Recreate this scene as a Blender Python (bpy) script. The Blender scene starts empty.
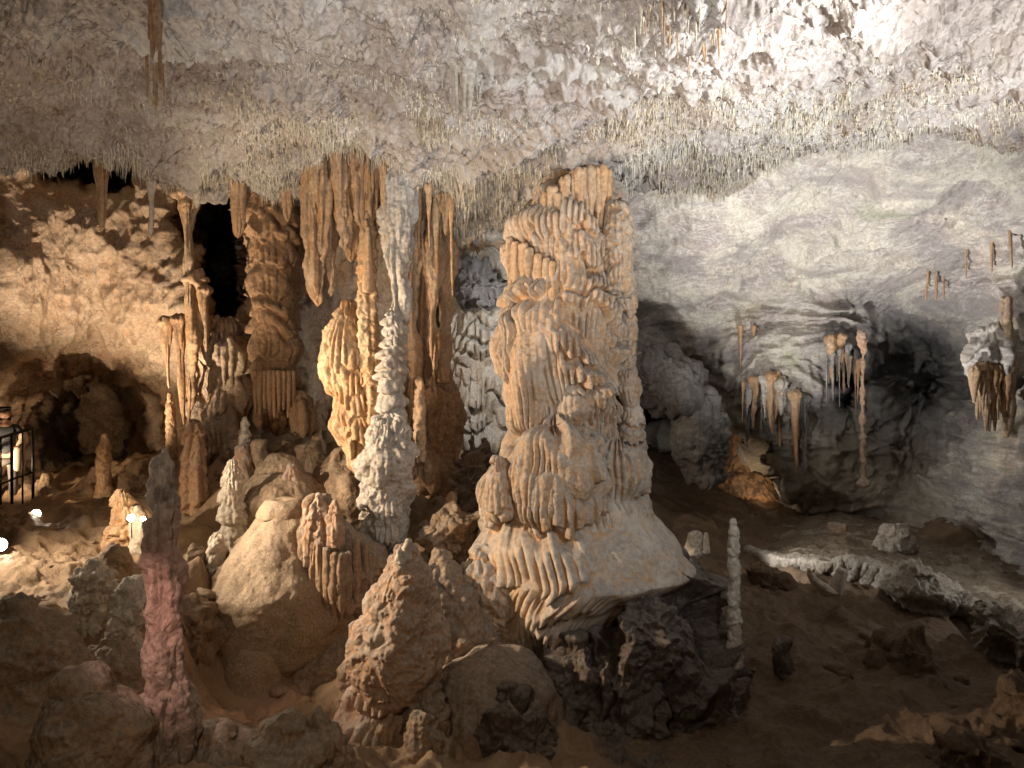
import bpy, math, random
import numpy as np
from mathutils import Vector

random.seed(7)
RNG = np.random.default_rng(11)
F = 745.0          # focal length in pixels of the 1024 px wide frame
CZ = 4.0           # camera height above the pit floor
C = bpy.context.scene.collection

def P(px, py, Y):
    return ((px-512.0)/F*Y, Y, CZ+(384.0-py)/F*Y)

# ------------------------------------------------------------------ noise
_p = np.random.default_rng(3).permutation(512).astype(np.int64)
PERM = np.concatenate([_p, _p, _p])
_g = np.random.default_rng(5).normal(size=(512, 3)); _g /= np.linalg.norm(_g, axis=1)[:, None]
GRAD = _g.astype(np.float32)

def perlin(x, y, z):
    x = np.asarray(x, np.float64)+31.7; y = np.asarray(y, np.float64)+17.3; z = np.asarray(z, np.float64)+57.9
    x, y, z = np.broadcast_arrays(x, y, z)
    xi = np.floor(x).astype(np.int64); yi = np.floor(y).astype(np.int64); zi = np.floor(z).astype(np.int64)
    xf = (x-xi).astype(np.float32); yf = (y-yi).astype(np.float32); zf = (z-zi).astype(np.float32)
    xi &= 511; yi &= 511; zi &= 511
    u = xf*xf*xf*(xf*(xf*6-15)+10); v = yf*yf*yf*(yf*(yf*6-15)+10); w = zf*zf*zf*(zf*(zf*6-15)+10)
    r = None
    out = 0
    for a in (0, 1):
        pa = PERM[xi+a]
        wa = u if a else 1-u
        for b in (0, 1):
            pb = PERM[pa+((yi+b) & 511)]
            wb = v if b else 1-v
            for c in (0, 1):
                g = GRAD[PERM[pb+((zi+c) & 511)]]
                wc = w if c else 1-w
                out = out + wa*wb*wc*(g[..., 0]*(xf-a)+g[..., 1]*(yf-b)+g[..., 2]*(zf-c))
    return out*1.5

def fbm(x, y, z, oct=4, gain=.5):
    a, s, t = 1., 0, 1.
    for i in range(oct):
        s = s+a*perlin(x*t+i*7.1, y*t-i*3.3, z*t+i*5.7); a *= gain; t *= 2.03
    return s

def billow(x, y, z, oct=3, gain=.5):
    a, s, t = 1., 0, 1.
    for i in range(oct):
        s = s+a*np.abs(perlin(x*t+i*9.1, y*t+i*4.3, z*t-i*2.7)); a *= gain; t *= 2.1
    return s

def ridged(x, y, z, oct=4, gain=.5):
    a, s, t, wgt = 1., 0, 1., 1.
    for i in range(oct):
        n = (1-np.abs(perlin(x*t+i*3.1, y*t+i*8.3, z*t-i*6.7))*1.6)
        n = np.clip(n, 0, 1)**2*wgt
        wgt = np.clip(n*1.6, 0, 1)
        s = s+a*n; a *= gain; t *= 2.05
    return s

def sstep(a, b, x):
    t = np.clip((x-a)/(b-a), 0, 1)
    return t*t*(3-2*t)

# ------------------------------------------------------------------ meshes
def link_mesh(name, V, Fq, mat, parent=None, origin=None, smooth=True, loc=None, mats=None):
    """V (n,3) world verts; Fq list of int arrays (k,3) or (k,4)"""
    V = np.asarray(V, np.float32)
    if origin is None:
        mn, mx = V.min(0), V.max(0)
        origin = np.array([(mn[0]+mx[0])/2, (mn[1]+mx[1])/2, mn[2]])
    origin = np.asarray(origin, np.float32)
    me = bpy.data.meshes.new(name)
    if not isinstance(Fq, (list, tuple)): Fq = [Fq]
    Fq = [np.asarray(f, np.int32) for f in Fq if len(f)]
    nl = sum(f.size for f in Fq); nf = sum(len(f) for f in Fq)
    me.vertices.add(len(V)); me.vertices.foreach_set('co', (V-origin).ravel())
    me.loops.add(nl); me.loops.foreach_set('vertex_index', np.concatenate([f.ravel() for f in Fq]))
    tot = np.concatenate([np.full(len(f), f.shape[1], np.int32) for f in Fq])
    st = np.concatenate([[0], np.cumsum(tot)[:-1]]).astype(np.int32)
    me.polygons.add(nf); me.polygons.foreach_set('loop_start', st); me.polygons.foreach_set('loop_total', tot)
    me.polygons.foreach_set('use_smooth', np.full(nf, smooth))
    me.update(calc_edges=True)
    me.materials.append(mat)
    o = bpy.data.objects.new(name, me); C.objects.link(o)
    if parent is None:
        o.location = origin.tolist()
    else:
        o.parent = parent
        pl = parent.matrix_world.translation if False else wloc(parent)
        o.location = [origin[i]-pl[i] for i in range(3)]
    return o

def wloc(o):
    v = Vector(o.location)
    while o.parent: o = o.parent; v = v+Vector(o.location)
    return v

def tag(o, label, cat, group=None, kind=None):
    o['label'] = label
    o['category'] = cat
    if group: o['group'] = group
    if kind: o['kind'] = kind
    return o

def thing(name, label, cat, loc, group=None):
    o = bpy.data.objects.new(name, None); C.objects.link(o); o.location = loc
    o.empty_display_size = .2
    return tag(o, label, cat, group)

def structure(o):
    o['kind'] = 'structure'
    return o

def grid_faces(nv, nu, closed):
    i = np.arange(nv-1)[:, None]; j = np.arange(nu if closed else nu-1)[None, :]
    j2 = (j+1) % nu
    a = i*nu+j; b = i*nu+j2; c = (i+1)*nu+j2; d = (i+1)*nu+j
    return np.stack([a, d, c, b], -1).reshape(-1, 4)

def grid_normals(G, closed):
    if closed:
        du = np.roll(G, -1, 1)-np.roll(G, 1, 1)
    else:
        du = np.gradient(G, axis=1)
    dv = np.gradient(G, axis=0)
    n = np.cross(dv, du)
    return n/(np.linalg.norm(n, axis=-1, keepdims=True)+1e-9)

# ------------------------------------------------------------------ displacement recipes
def make_lips(z0, z1, period, seed):
    r = np.random.default_rng(seed)
    out = [z0-period*2]
    while out[-1] < z1+period*2: out.append(out[-1]+period*r.uniform(.6, 1.4))
    return np.array(out)

def tiers(X, Y, Z, lips, warp=.1, jag=.08, jf=8., p=1.3, seed=0, slope=0):
    zz = Z+warp*perlin(X*1.6+seed, Y*1.6, Z*.8)*1.6+jag*np.abs(perlin(X*jf, Y*jf, Z*.7+seed))*2.2+slope*X
    k = np.clip(np.searchsorted(lips, zz)-1, 0, len(lips)-2)
    gap = lips[k+1]-lips[k]
    f = np.clip((zz-lips[k])/gap, 0, 1)
    amp = .45+.75*np.modf(np.abs(np.sin(k*12.9898+seed)*43758.5))[0]
    amp = amp*(.5+.9*np.clip(perlin(X*1.3+k*3.7, Y*1.3, Z*.6)+.5, 0, 1))
    return sstep(0, .14, f)*(1-f)**p*amp

def hsh(k, s=0.):
    return np.modf(np.abs(np.sin(k*12.9898+s*78.233+1.7)*43758.5453))[0]

def organ(arc, Z, lips, width, jag=.12, warp=.1, seed=0., slope=0., groove=1., top=.62, wobble=1.4, wf=1.5):
    """tiers of organ pipe flowstone: every pipe ends at its own height above an undercut. returns 0..1"""
    ph = arc*math.pi/width+wobble*1.8*perlin(arc*wf*1.7, Z*.22, seed)+.15*perlin(arc*6, Z*1.1, seed+5)+.8*perlin(arc*9, 0, seed+55)
    idn = np.floor(ph/math.pi)
    pr = np.abs(np.sin(ph))**.62
    wid = .5+.8*hsh(idn, seed+2)
    zz = Z+warp*2.2*perlin(arc*1.3, Z*.5, seed+9)+warp*1.3*perlin(arc*3.7, Z*1.6, seed+19)+slope*arc-jag*hsh(idn, seed)*(.6+.4*pr)+.25*jag*(1-pr)*-1
    k = np.clip(np.searchsorted(lips, zz)-1, 0, len(lips)-2)
    f = np.clip((zz-lips[k])/(lips[k+1]-lips[k]), 0, 1)
    amp = .55+.6*np.clip(perlin(arc*1.1+k*5.3, k*1.7, seed)+.5, 0, 1)
    s = sstep(0, .07, f)*(1-sstep(top, 1., f))
    g = groove*(.25+.75*(1-sstep(.35, .8, f)))*wid
    patch = np.clip(perlin(arc*2.1, Z*1.7, seed+31)*1.5+.75, .12, 1.15)
    patch2 = np.clip(perlin(arc*2.7+4, Z*2.1, seed+41)*1.4+.95, .4, 1.2)
    return s*amp*patch-.42*g*(1-pr)*(.35+.65*s)*patch2

def recipe(X, Y, Z, st, seed=0, arc=None):
    d = np.zeros(X.shape)
    s = seed*3.71
    if 'fl' in st:
        a, f = st['fl']
        d = d+a*(np.abs(perlin(X*f+s, Y*f, Z*f*.07+s))*2.2+.5*np.abs(perlin(X*f*2.3+s, Y*f*2.3, Z*f*.2))-.6)
    if 'ti' in st:
        a, per = st['ti'][:2]
        jag = st['ti'][2] if len(st['ti']) > 2 else per*.35
        lips = make_lips(Z.min(), Z.max(), per, int(seed)+1)
        d = d+a*(tiers(X, Y, Z, lips, warp=per*.5, jag=jag, jf=st.get('jf', 8.), seed=s)-.3)
    if 'og' in st:      # amplitude, tier height, pipe width, jag
        a, per, wd, jg = st['og']
        lips = make_lips(Z.min(), Z.max(), per, int(seed)+1)
        d = d+a*(organ(arc, Z, lips, wd, jag=jg, warp=per*.35, seed=s, groove=st.get('gr', 1.))-.4)
    if 'kn' in st:
        a, f = st['kn']
        d = d+a*(billow(X*f+s, Y*f, Z*f, 3)*1.6-.6)
    if 'cr' in st:
        a, f = st['cr']
        wx = X+.25/f*perlin(X*f*1.3, Y*f*1.3+s, Z*f*1.3)
        d = d+a*(ridged(wx*f+s, Y*f, Z*f*.8, 5)-.8)
    if 'fb' in st:
        a, f = st['fb']
        d = d+a*fbm(X*f+s, Y*f, Z*f, 5)
    return d

def spline_rows(rows, n):
    rows = sorted(rows)
    t = np.array([r[0] for r in rows], float)
    tt = np.linspace(t[0], t[-1], n)
    out = []
    for k in (1, 2):
        v = np.array([r[k] for r in rows], float)
        m = np.gradient(v, t) if len(t) > 2 else np.zeros_like(v)
        # cubic hermite, slopes limited
        i = np.clip(np.searchsorted(t, tt)-1, 0, len(t)-2)
        h = t[i+1]-t[i]; x = (tt-t[i])/h
        dl = (v[1:]-v[:-1])/(t[1:]-t[:-1])
        lim = np.abs(np.concatenate([[dl[0]], dl])); lim2 = np.abs(np.concatenate([dl, [dl[-1]]]))
        m = np.sign(m)*np.minimum(np.abs(m), 3*np.minimum(lim, lim2))
        out.append((2*x**3-3*x**2+1)*v[i]+(x**3-2*x**2+x)*h*m[i]+(-2*x**3+3*x**2)*v[i+1]+(x**3-x**2)*h*m[i+1])
    return tt, out[0], out[1]

SEED = [0]
def lathe(name, rows, Y, mat, style, parent=None, depth=1., dens=1.2, custom=None, caps=(True, True), sway=.0, lean=0.):
    """closed body whose cross sections are (pixel row, left edge, right edge) at distance Y"""
    SEED[0] += 1
    seed = SEED[0]
    hp = max(r[0] for r in rows)-min(r[0] for r in rows)
    wp = max(r[2]-r[1] for r in rows)
    nv = int(np.clip(hp/dens, 14, 520)); nu = int(np.clip(math.pi*wp/dens, 18, 640))
    tt, L, R = spline_rows(rows, nv)
    tt = list(tt); L = list(L); R = list(R)
    rr = [(b-a)/2 for a, b in zip(L, R)]; cc = [(a+b)/2 for a, b in zip(L, R)]
    # rounded caps
    if caps[0]:
        r0, c0, t0 = rr[0], cc[0], tt[0]
        k = max(3, int(min(r0/dens, 14)))
        for i in range(1, k+1):
            a = i/k*math.pi/2
            tt.insert(0, t0-r0*.8*math.sin(a)); rr.insert(0, max(r0*math.cos(a), .02)); cc.insert(0, c0)
    if caps[1]:
        r0, c0, t0 = rr[-1], cc[-1], tt[-1]
        k = max(3, int(min(r0/dens, 14)))
        for i in range(1, k+1):
            a = i/k*math.pi/2
            tt.append(t0+r0*.6*math.sin(a)); rr.append(max(r0*math.cos(a), .02)); cc.append(c0)
    tt = np.array(tt)[:, None]; rr = np.array(rr)[:, None]; cc = np.array(cc)[:, None]
    th = np.linspace(0, 2*math.pi, nu, endpoint=False)[None, :]
    s = Y/F
    z = CZ+(384-tt)*s
    yc = Y+lean*(z-z.mean())
    X = (cc-512)*s+rr*s*np.cos(th); Yy = yc+rr*s*depth*np.sin(th); Z = z+0*th
    G = np.stack([X, Yy, Z], -1)
    N = grid_normals(G, True)
    # outward check
    ctr = np.stack([(cc-512)*s+0*th, yc+0*th, Z], -1)
    if np.mean(np.sum(N*(G-ctr), -1)) < 0: N = -N
    env = np.clip(rr*s/.05, 0, 1)*np.ones_like(th)
    arc = np.mod(th-math.pi/2, 2*math.pi)*float(np.median(rr*s))+0*X
    d = recipe(X, Yy, Z, style, seed, arc)
    if custom is not None: d = d+custom(X, Yy, Z, arc, seed)
    d = np.maximum(d, -.55*rr*s)
    lim = .75*rr*s+.02
    d = np.minimum(d, lim)
    G = G+N*(d*env)[..., None]
    if style.get('droop'):
        G[..., 2] -= np.maximum(d, 0)*style['droop']
    V = G.reshape(-1, 3)
    return link_mesh(name, V, grid_faces(len(tt), nu, True), mat, parent)

def rbf_fit(pts, vals):
    pts = np.asarray(pts, float); vals = np.asarray(vals, float)
    D = np.linalg.norm(pts[:, None]-pts[None], axis=-1)
    n = len(pts)
    A = np.zeros((n+3, n+3)); A[:n, :n] = D; A[:n, n] = 1; A[:n, n+1:] = pts
    A[n, :n] = 1; A[n+1:, :n] = pts.T
    A[:n, :n] -= np.eye(n)*.02
    w = np.linalg.solve(A, np.concatenate([vals, np.zeros(3)]))
    def f(a, b):
        sh = np.shape(a); a = np.ravel(a); b = np.ravel(b)
        o = w[n]+w[n+1]*a+w[n+2]*b
        for i in range(n): o = o+w[i]*np.hypot(a-pts[i, 0], b-pts[i, 1])
        return o.reshape(sh)
    return f

def blur(A, k):
    for _ in range(k):
        A = (np.pad(A, 1, mode='edge')[2:, 1:-1]+np.pad(A, 1, mode='edge')[:-2, 1:-1]+A*2+np.pad(A, 1, mode='edge')[1:-1, 2:]+np.pad(A, 1, mode='edge')[1:-1, :-2])/6
    return A

# ------------------------------------------------------------------ materials
def rock(name, a, b, c, dust=(.40, .37, .33), dust_amt=.5, streak=.5, scale=1., bump=.8, rough=.8, spec=.3, dark=(.05, .035, .025), dark_amt=.25, extra=None, zstretch=.12):
    m = bpy.data.materials.new(name); m.use_nodes = True
    nt = m.node_tree; N = nt.nodes; Lk = nt.links
    for n in list(N): N.remove(n)
    out = N.new('ShaderNodeOutputMaterial'); bs = N.new('ShaderNodeBsdfPrincipled')
    Lk.new(bs.outputs[0], out.inputs[0])
    geo = N.new('ShaderNodeNewGeometry')
    def noise(sc, det=5, rg=.6, vec=None, dist=0.):
        n = N.new('ShaderNodeTexNoise'); n.inputs['Scale'].default_value = sc; n.inputs['Detail'].default_value = det
        n.inputs['Roughness'].default_value = rg; n.inputs['Distortion'].default_value = dist
        Lk.new(vec or geo.outputs['Position'], n.inputs['Vector']); return n.outputs['Fac']
    def rng(v, a0, b0, a1=0., b1=1.):
        n = N.new('ShaderNodeMapRange'); n.interpolation_type = 'SMOOTHSTEP'
        Lk.new(v, n.inputs[0])
        for i, q in enumerate((a0, b0, a1, b1)): n.inputs[i+1].default_value = q
        return n.outputs[0]
    def mix(f, x, y, mode='MIX'):
        n = N.new('ShaderNodeMix'); n.data_type = 'RGBA'; n.blend_type = mode
        if isinstance(f, float): n.inputs[0].default_value = f
        else: Lk.new(f, n.inputs[0])
        for i, q in ((6, x), (7, y)):
            if isinstance(q, tuple): n.inputs[i].default_value = (*q, 1)
            else: Lk.new(q, n.inputs[i])
        return n.outputs[2]
    def math_(op, x, y):
        n = N.new('ShaderNodeMath'); n.operation = op
        for i, q in enumerate((x, y)):
            if isinstance(q, (int, float)): n.inputs[i].default_value = q
            else: Lk.new(q, n.inputs[i])
        return n.outputs[0]
    mp = N.new('ShaderNodeMapping'); mp.inputs['Scale'].default_value = (1, 1, zstretch)
    Lk.new(geo.outputs['Position'], mp.inputs['Vector'])
    n1 = rng(noise(.9*scale, 6, .62, dist=.6), .38, .62)
    col = mix(n1, a, b)
    n2 = rng(noise(9*scale, 4, .6, mp.outputs[0]), .45, .68, 0, streak)
    col = mix(n2, col, c)
    n4 = rng(noise(2.7*scale, 7, .7, dist=1.2), .56, .72, 0, dark_amt)
    col = mix(n4, col, dark)
    sep = N.new('ShaderNodeSeparateXYZ'); Lk.new(geo.outputs['Normal'], sep.inputs[0])
    dn = math_('ADD', sep.outputs[2], math_('MULTIPLY', math_('SUBTRACT', noise(5*scale, 5, .65), .5), 1.3))
    dm = math_('MULTIPLY', rng(dn, .0, .75), dust_amt)
    col = mix(dm, col, dust)
    n3 = noise(22*scale, 6, .7)
    g = N.new('ShaderNodeHueSaturation'); Lk.new(col, g.inputs['Color'])
    Lk.new(rng(n3, .3, .7, .68, 1.25), g.inputs['Value'])
    col = g.outputs[0]
    if extra: col = extra(N, Lk, geo, col, mix, rng, noise, math_)
    Lk.new(col, bs.inputs['Base Color'])
    Lk.new(rng(noise(6*scale, 3), .35, .7, rough-.22, min(rough+.1, 1)), bs.inputs['Roughness'])
    bs.inputs['Specular IOR Level'].default_value = spec
    h = math_('ADD', math_('MULTIPLY', noise(16*scale, 8, .68, dist=.5), 1.), math_('MULTIPLY', noise(70*scale, 4, .7), .22))
    bp = N.new('ShaderNodeBump'); bp.inputs['Strength'].default_value = .9; bp.inputs['Distance'].default_value = .035*bump/scale
    Lk.new(h, bp.inputs['Height']); Lk.new(bp.outputs[0], bs.inputs['Normal'])
    return m

def plain(name, col, rough=.6, metal=0., emit=None, strength=0., var=.15):
    m = bpy.data.materials.new(name); m.use_nodes = True
    nt = m.node_tree; bs = nt.nodes['Principled BSDF']
    n = nt.nodes.new('ShaderNodeTexNoise'); n.inputs['Scale'].default_value = 14; n.inputs['Detail'].default_value = 5
    g = nt.nodes.new('ShaderNodeHueSaturation'); g.inputs['Color'].default_value = (*col, 1)
    mr = nt.nodes.new('ShaderNodeMapRange'); mr.inputs[3].default_value = 1-var; mr.inputs[4].default_value = 1+var
    geo = nt.nodes.new('ShaderNodeNewGeometry'); nt.links.new(geo.outputs['Position'], n.inputs['Vector'])
    nt.links.new(n.outputs['Fac'], mr.inputs[0]); nt.links.new(mr.outputs[0], g.inputs['Value'])
    nt.links.new(g.outputs[0], bs.inputs['Base Color'])
    bs.inputs['Roughness'].default_value = rough; bs.inputs['Metallic'].default_value = metal
    if emit:
        bs.inputs['Emission Color'].default_value = (*emit, 1); bs.inputs['Emission Strength'].default_value = strength
    return m

def groove_tint(N, Lk, geo, col, mix, rng, noise, math_):
    pt = math_('ADD', geo.outputs['Pointiness'], math_('MULTIPLY', math_('SUBTRACT', noise(7, 4), .5), .06))
    col = mix(rng(pt, .515, .46, 0, .75), col, (.50, .27, .11))
    return mix(rng(noise(1.6, 6, .65, None, .5), .52, .66, 0, .6), col, (.50, .44, .37))
CREAM = (.56, .45, .33); TAN = (.42, .30, .19); ORANGE = (.50, .26, .10); BROWN = (.20, .125, .075); GREY = (.42, .40, .37)
M = {}
M['ceiling'] = rock('ceiling_calcite', (.44, .39, .355), (.33, .275, .245), (.30, .27, .19), dust_amt=.0, streak=.35, dark_amt=.12, bump=1.2)
def ceiling_patches(N, Lk, geo, col, mix, rng, noise, math_):
    col = mix(rng(noise(.45, 6, .65, None, .8), .45, .62, 0, .55), col, (.25, .20, .165))
    col = mix(rng(noise(.7, 5, .6, None, .5), .55, .68, 0, .6), col, (.52, .50, .47))
    col = mix(rng(noise(1.4, 6, .65), .60, .70, 0, .5), col, (.36, .30, .17))
    v = math_('ABSOLUTE', math_('SUBTRACT', noise(.8, 7, .6, None, 1.2), .5), 0)
    return mix(rng(v, .0, .010, .7, 0), col, (.10, .08, .065))
M['ceiling'] = rock('ceiling_calcite', (.44, .39, .355), (.35, .295, .265), (.30, .27, .19), dust_amt=.0, streak=.35, dark_amt=.15, bump=1.2, extra=ceiling_patches)
def wall_patches(N, Lk, geo, col, mix, rng, noise, math_):
    col = mix(rng(noise(.6, 5, .6), .56, .70, 0, .35), col, (.36, .36, .19))
    col = mix(rng(noise(1.3, 6, .65), .55, .70, 0, .55), col, (.46, .25, .12))
    col = mix(rng(noise(.8, 6, .65, None, 1.), .44, .34, 0, .7), col, (.30, .245, .20))
    v = math_('ABSOLUTE', math_('SUBTRACT', noise(.9, 7, .6, None, .8), .5), 0)
    return mix(rng(v, .0, .012, .6, 0), col, (.10, .07, .05))
def green_patches(N, Lk, geo, col, mix, rng, noise, math_):
    mp = N.new('ShaderNodeMapping'); mp.inputs['Scale'].default_value = (1, 1, 3.2); mp.inputs['Rotation'].default_value = (0, .15, 0); Lk.new(geo.outputs['Position'], mp.inputs['Vector'])
    v1 = noise(1.1, 8, .62, mp.outputs[0], 1.6)
    vv = math_('ABSOLUTE', math_('SUBTRACT', v1, .5), 0)
    col = mix(rng(vv, .0, .03, .55, 0), col, (.72, .70, .66))
    v2 = noise(.55, 5, .6, mp.outputs[0], 1.)
    col = mix(rng(v2, .54, .68, 0, .6), col, (.56, .54, .48))
    col = mix(rng(v2, .48, .36, 0, .7), col, (.26, .235, .235))
    f = rng(noise(.75, 4, .55), .60, .74, 0, .38)
    col = mix(f, col, (.22, .27, .11))
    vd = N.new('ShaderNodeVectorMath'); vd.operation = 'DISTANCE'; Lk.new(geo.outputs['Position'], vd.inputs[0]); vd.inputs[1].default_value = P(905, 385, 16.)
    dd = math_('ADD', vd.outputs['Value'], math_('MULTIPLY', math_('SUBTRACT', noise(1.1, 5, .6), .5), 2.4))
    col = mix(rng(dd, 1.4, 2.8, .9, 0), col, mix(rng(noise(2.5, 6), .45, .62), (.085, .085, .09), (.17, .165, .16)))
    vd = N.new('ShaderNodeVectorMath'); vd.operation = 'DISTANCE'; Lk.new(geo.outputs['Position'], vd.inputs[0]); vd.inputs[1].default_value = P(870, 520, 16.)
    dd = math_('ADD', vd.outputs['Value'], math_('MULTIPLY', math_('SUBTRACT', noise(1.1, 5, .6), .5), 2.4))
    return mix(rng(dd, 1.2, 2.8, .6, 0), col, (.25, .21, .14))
M['wall_warm'] = rock('warm_limestone', (.54, .41, .30), (.45, .33, .23), (.42, .24, .12), dust_amt=.25, streak=.45, dark_amt=.3, bump=1.2, extra=wall_patches)
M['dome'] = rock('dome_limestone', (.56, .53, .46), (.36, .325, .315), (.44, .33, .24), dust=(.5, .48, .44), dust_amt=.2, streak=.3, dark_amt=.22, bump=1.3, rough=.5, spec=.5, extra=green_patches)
M['floor'] = rock('cave_mud', (.17, .115, .072), (.23, .16, .105), (.28, .20, .13), dust=(.20, .15, .10), dust_amt=.35, streak=.2, dark_amt=.4, bump=1.6)
M['granular'] = rock('granular_tan_flowstone', (.40, .30, .20), (.33, .24, .155), (.45, .31, .18), dust=(.36, .30, .24), dust_amt=.5, streak=.3, dark_amt=.2, bump=2.0, scale=1.8)
M['floor_rock'] = rock('tan_cave_rock', (.36, .26, .17), (.26, .18, .115), (.42, .31, .20), dust=(.34, .28, .22), dust_amt=.45, streak=.3, dark_amt=.35, bump=1.5)
M['great'] = rock('dusted_orange_calcite', (.42, .32, .235), (.35, .285, .225), (.52, .29, .13), dust=(.31, .285, .255), dust_amt=.85, streak=.5, dark_amt=.18, bump=.8, extra=groove_tint)
M['skirt'] = rock('grey_dusted_flowstone', (.46, .38, .30), (.42, .36, .30), (.55, .35, .17), dust=(.34, .315, .285), dust_amt=.9, streak=.6, dark_amt=.14, bump=.3, scale=.8, extra=groove_tint)
M['drape'] = rock('tan_drapery_calcite', (.46, .33, .215), (.37, .235, .135), (.52, .27, .11), dust=(.42,.35,.28), dust_amt=.3, streak=.6, dark_amt=.1, bump=.7, rough=.6)
M['orange'] = rock('bright_orange_calcite', (.44, .27, .14), (.48, .35, .22), (.44, .21, .07), dust=(.44, .33, .22), dust_amt=.6, streak=.6, dark_amt=.06, bump=.7, rough=.6)
M['brown_col'] = rock('brown_banded_calcite', (.36, .23, .135), (.29, .175, .10), (.48, .27, .12), dust=(.30, .22, .16), dust_amt=.6, streak=.5, dark_amt=.3)
M['white'] = rock('white_calcite', (.60, .55, .47), (.52, .45, .36), (.46, .36, .26), dust=(.55, .51, .46), dust_amt=.5, streak=.4, dark_amt=.15)
M['silver'] = rock('silver_grey_calcite', (.46, .43, .39), (.38, .34, .29), (.30, .21, .13), dust=(.42, .40, .37), dust_amt=.7, streak=.45, dark_amt=.3)
M['dark'] = rock('dark_crusted_rock', (.145, .105, .08), (.095, .072, .058), (.20, .15, .11), dust=(.20, .175, .15), dust_amt=.65, streak=.3, dark_amt=.5, bump=1.8)
M['mid'] = rock('brown_dusted_flowstone', (.34, .235, .15), (.27, .185, .12), (.44, .26, .13), dust=(.27, .235, .195), dust_amt=.75, streak=.4, dark_amt=.3, bump=1.2)
M['cone'] = rock('pinkish_cream_calcite', (.47, .35, .27), (.40, .27, .19), (.52, .29, .13), dust=(.42, .37, .32), dust_amt=.8, streak=.5, dark_amt=.2, bump=1.3, extra=groove_tint)
M['black'] = rock('blackened_cave_rock', (.085, .08, .08), (.14, .13, .125), (.30, .29, .28), dust=(.25, .24, .23), dust_amt=.5, streak=.2, dark_amt=.4, bump=2.)
M['bluegrey'] = rock('blue_grey_rock', (.14, .14, .145), (.20, .19, .18), (.26, .23, .19), dust=(.34, .33, .31), dust_amt=.4, streak=.2, dark_amt=.3, bump=1.6)
def pink_light_band(N, Lk, geo, col, mix, rng, noise, math_):
    sep = N.new('ShaderNodeSeparateXYZ'); Lk.new(geo.outputs['Position'], sep.inputs[0])
    z = math_('ADD', sep.outputs[2], math_('MULTIPLY', math_('SUBTRACT', noise(4, 4), .5), .5))
    top = rng(z, 2.95, 3.2, 0, 1)
    col = mix(math_('MULTIPLY', top, .8), col, mix(rng(noise(9, 5), .4, .6), (.20, .17, .155), (.42, .37, .34)))
    f = math_('MULTIPLY', rng(z, 1.9, 2.3, 0, 1), rng(z, 2.85, 2.95, 1, 0))
    return mix(math_('MULTIPLY', f, .2), col, (.55, .30, .25))  # faint pink lamplight painted into the colour of the middle band
M['red'] = rock('pink_lit_calcite', (.38, .27, .22), (.30, .235, .19), (.44, .31, .25), dust_amt=.15, streak=.4, dark_amt=.15, extra=pink_light_band, rough=.55)
M['straw'] = rock('straw_calcite', (.60, .55, .47), (.48, .41, .31), (.42, .38, .22), dust_amt=0., streak=.4, dark_amt=.05, bump=.4)
M['metal'] = plain('dark_painted_steel', (.03, .03, .032), .45, .6)
M['concrete'] = plain('dark_worn_concrete', (.10, .085, .07), .85)

# ------------------------------------------------------------------ setting: ceiling
lip = [(-260, 150, 9.6), (-100, 150, 9.8), (0, 152, 10), (60, 152, 10), (90, 122, 10.4), (130, 120, 10.6), (150, 150, 10.3), (200, 178, 10.4), (260, 178, 10.4), (310, 172, 10.4),
       (330, 130, 10.3), (380, 150, 10.2), (410, 185, 10.2), (450, 212, 10.4), (500, 210, 10.4), (530, 195, 10.1), (600, 178, 10.0), (640, 180, 10.1), (700, 182, 10.6),
       (730, 165, 10.7), (780, 145, 10.1), (850, 120, 9.4), (930, 108, 8.9), (1024, 130, 8.6), (1200, 140, 8.6)]
near = [(-250, 0, 5.5), (-250, 80, 7.5), (0, 0, 6), (0, 60, 7.6), (0, 110, 8.8), (100, 40, 7), (140, 90, 8.8), (200, 0, 6), (200, 80, 8.2), (250, 125, 9.5), (330, 60, 7.6), (400, 0, 5.9), (400, 100, 8.2), (440, 150, 9.2),
        (470, 60, 7.0), (560, 0, 5.9), (560, 100, 8.0), (560, 150, 9.), (650, 50, 6.6), (720, 0, 5.5), (720, 60, 7), (700, 120, 9.), (850, 0, 5.7), (850, 60, 7.3), (1024, 0, 6.0), (1024, 60, 7.0), (1200, 0, 6.0)]
pts, vals = [], []
for q in near+lip:
    x, y, z = P(*q); pts.append((x, y)); vals.append(z)
for q in lip[::2]:
    x, y, z = P(*q); pts.append((x*1.13, y+1.4)); vals.append(z+1.5)
for x in (-8, -3, 0, 3, 8):
    for y, z in ((-3, 7.4), (0, 7.2), (3, 7.1)): pts.append((x, y)); vals.append(z)
ceil_f = rbf_fit(pts, vals)

def ceiling_point(X, Y):
    Z = ceil_f(X, Y)
    wx = X+.5*perlin(X*.5, Y*.5, 0)
    d = .16*fbm(X*.7, Y*.7, 1.3, 3)+.15*ridged(wx*.9+Y*.6, Y*1.3, 2.2, 4)+.05*billow(X*3.2, Y*3.2, 4.1, 4)+.06*billow(X*7, Y*7, 2.1, 3)
    return Z-d-.035*billow(X*12, Y*12, 5.1, 2)*sstep(4.5, 5.5, Y)-.05*ridged(X*4.5, Y*4.5, 8.1, 3)
ys = np.concatenate([np.linspace(-3, 4.6, 30), 4.6*np.exp(np.linspace(0, math.log(12.4/4.6), 560))[1:]])
pxs = np.concatenate([np.linspace(-330, -64, 60), np.linspace(-60, 1084, 960), np.linspace(1088, 1354, 60)])
Yg = np.repeat(ys[:, None], len(pxs), 1)
Xg = (pxs[None, :]-512)/F*np.maximum(Yg, 5.)
Zg = ceiling_point(Xg, Yg)
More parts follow.
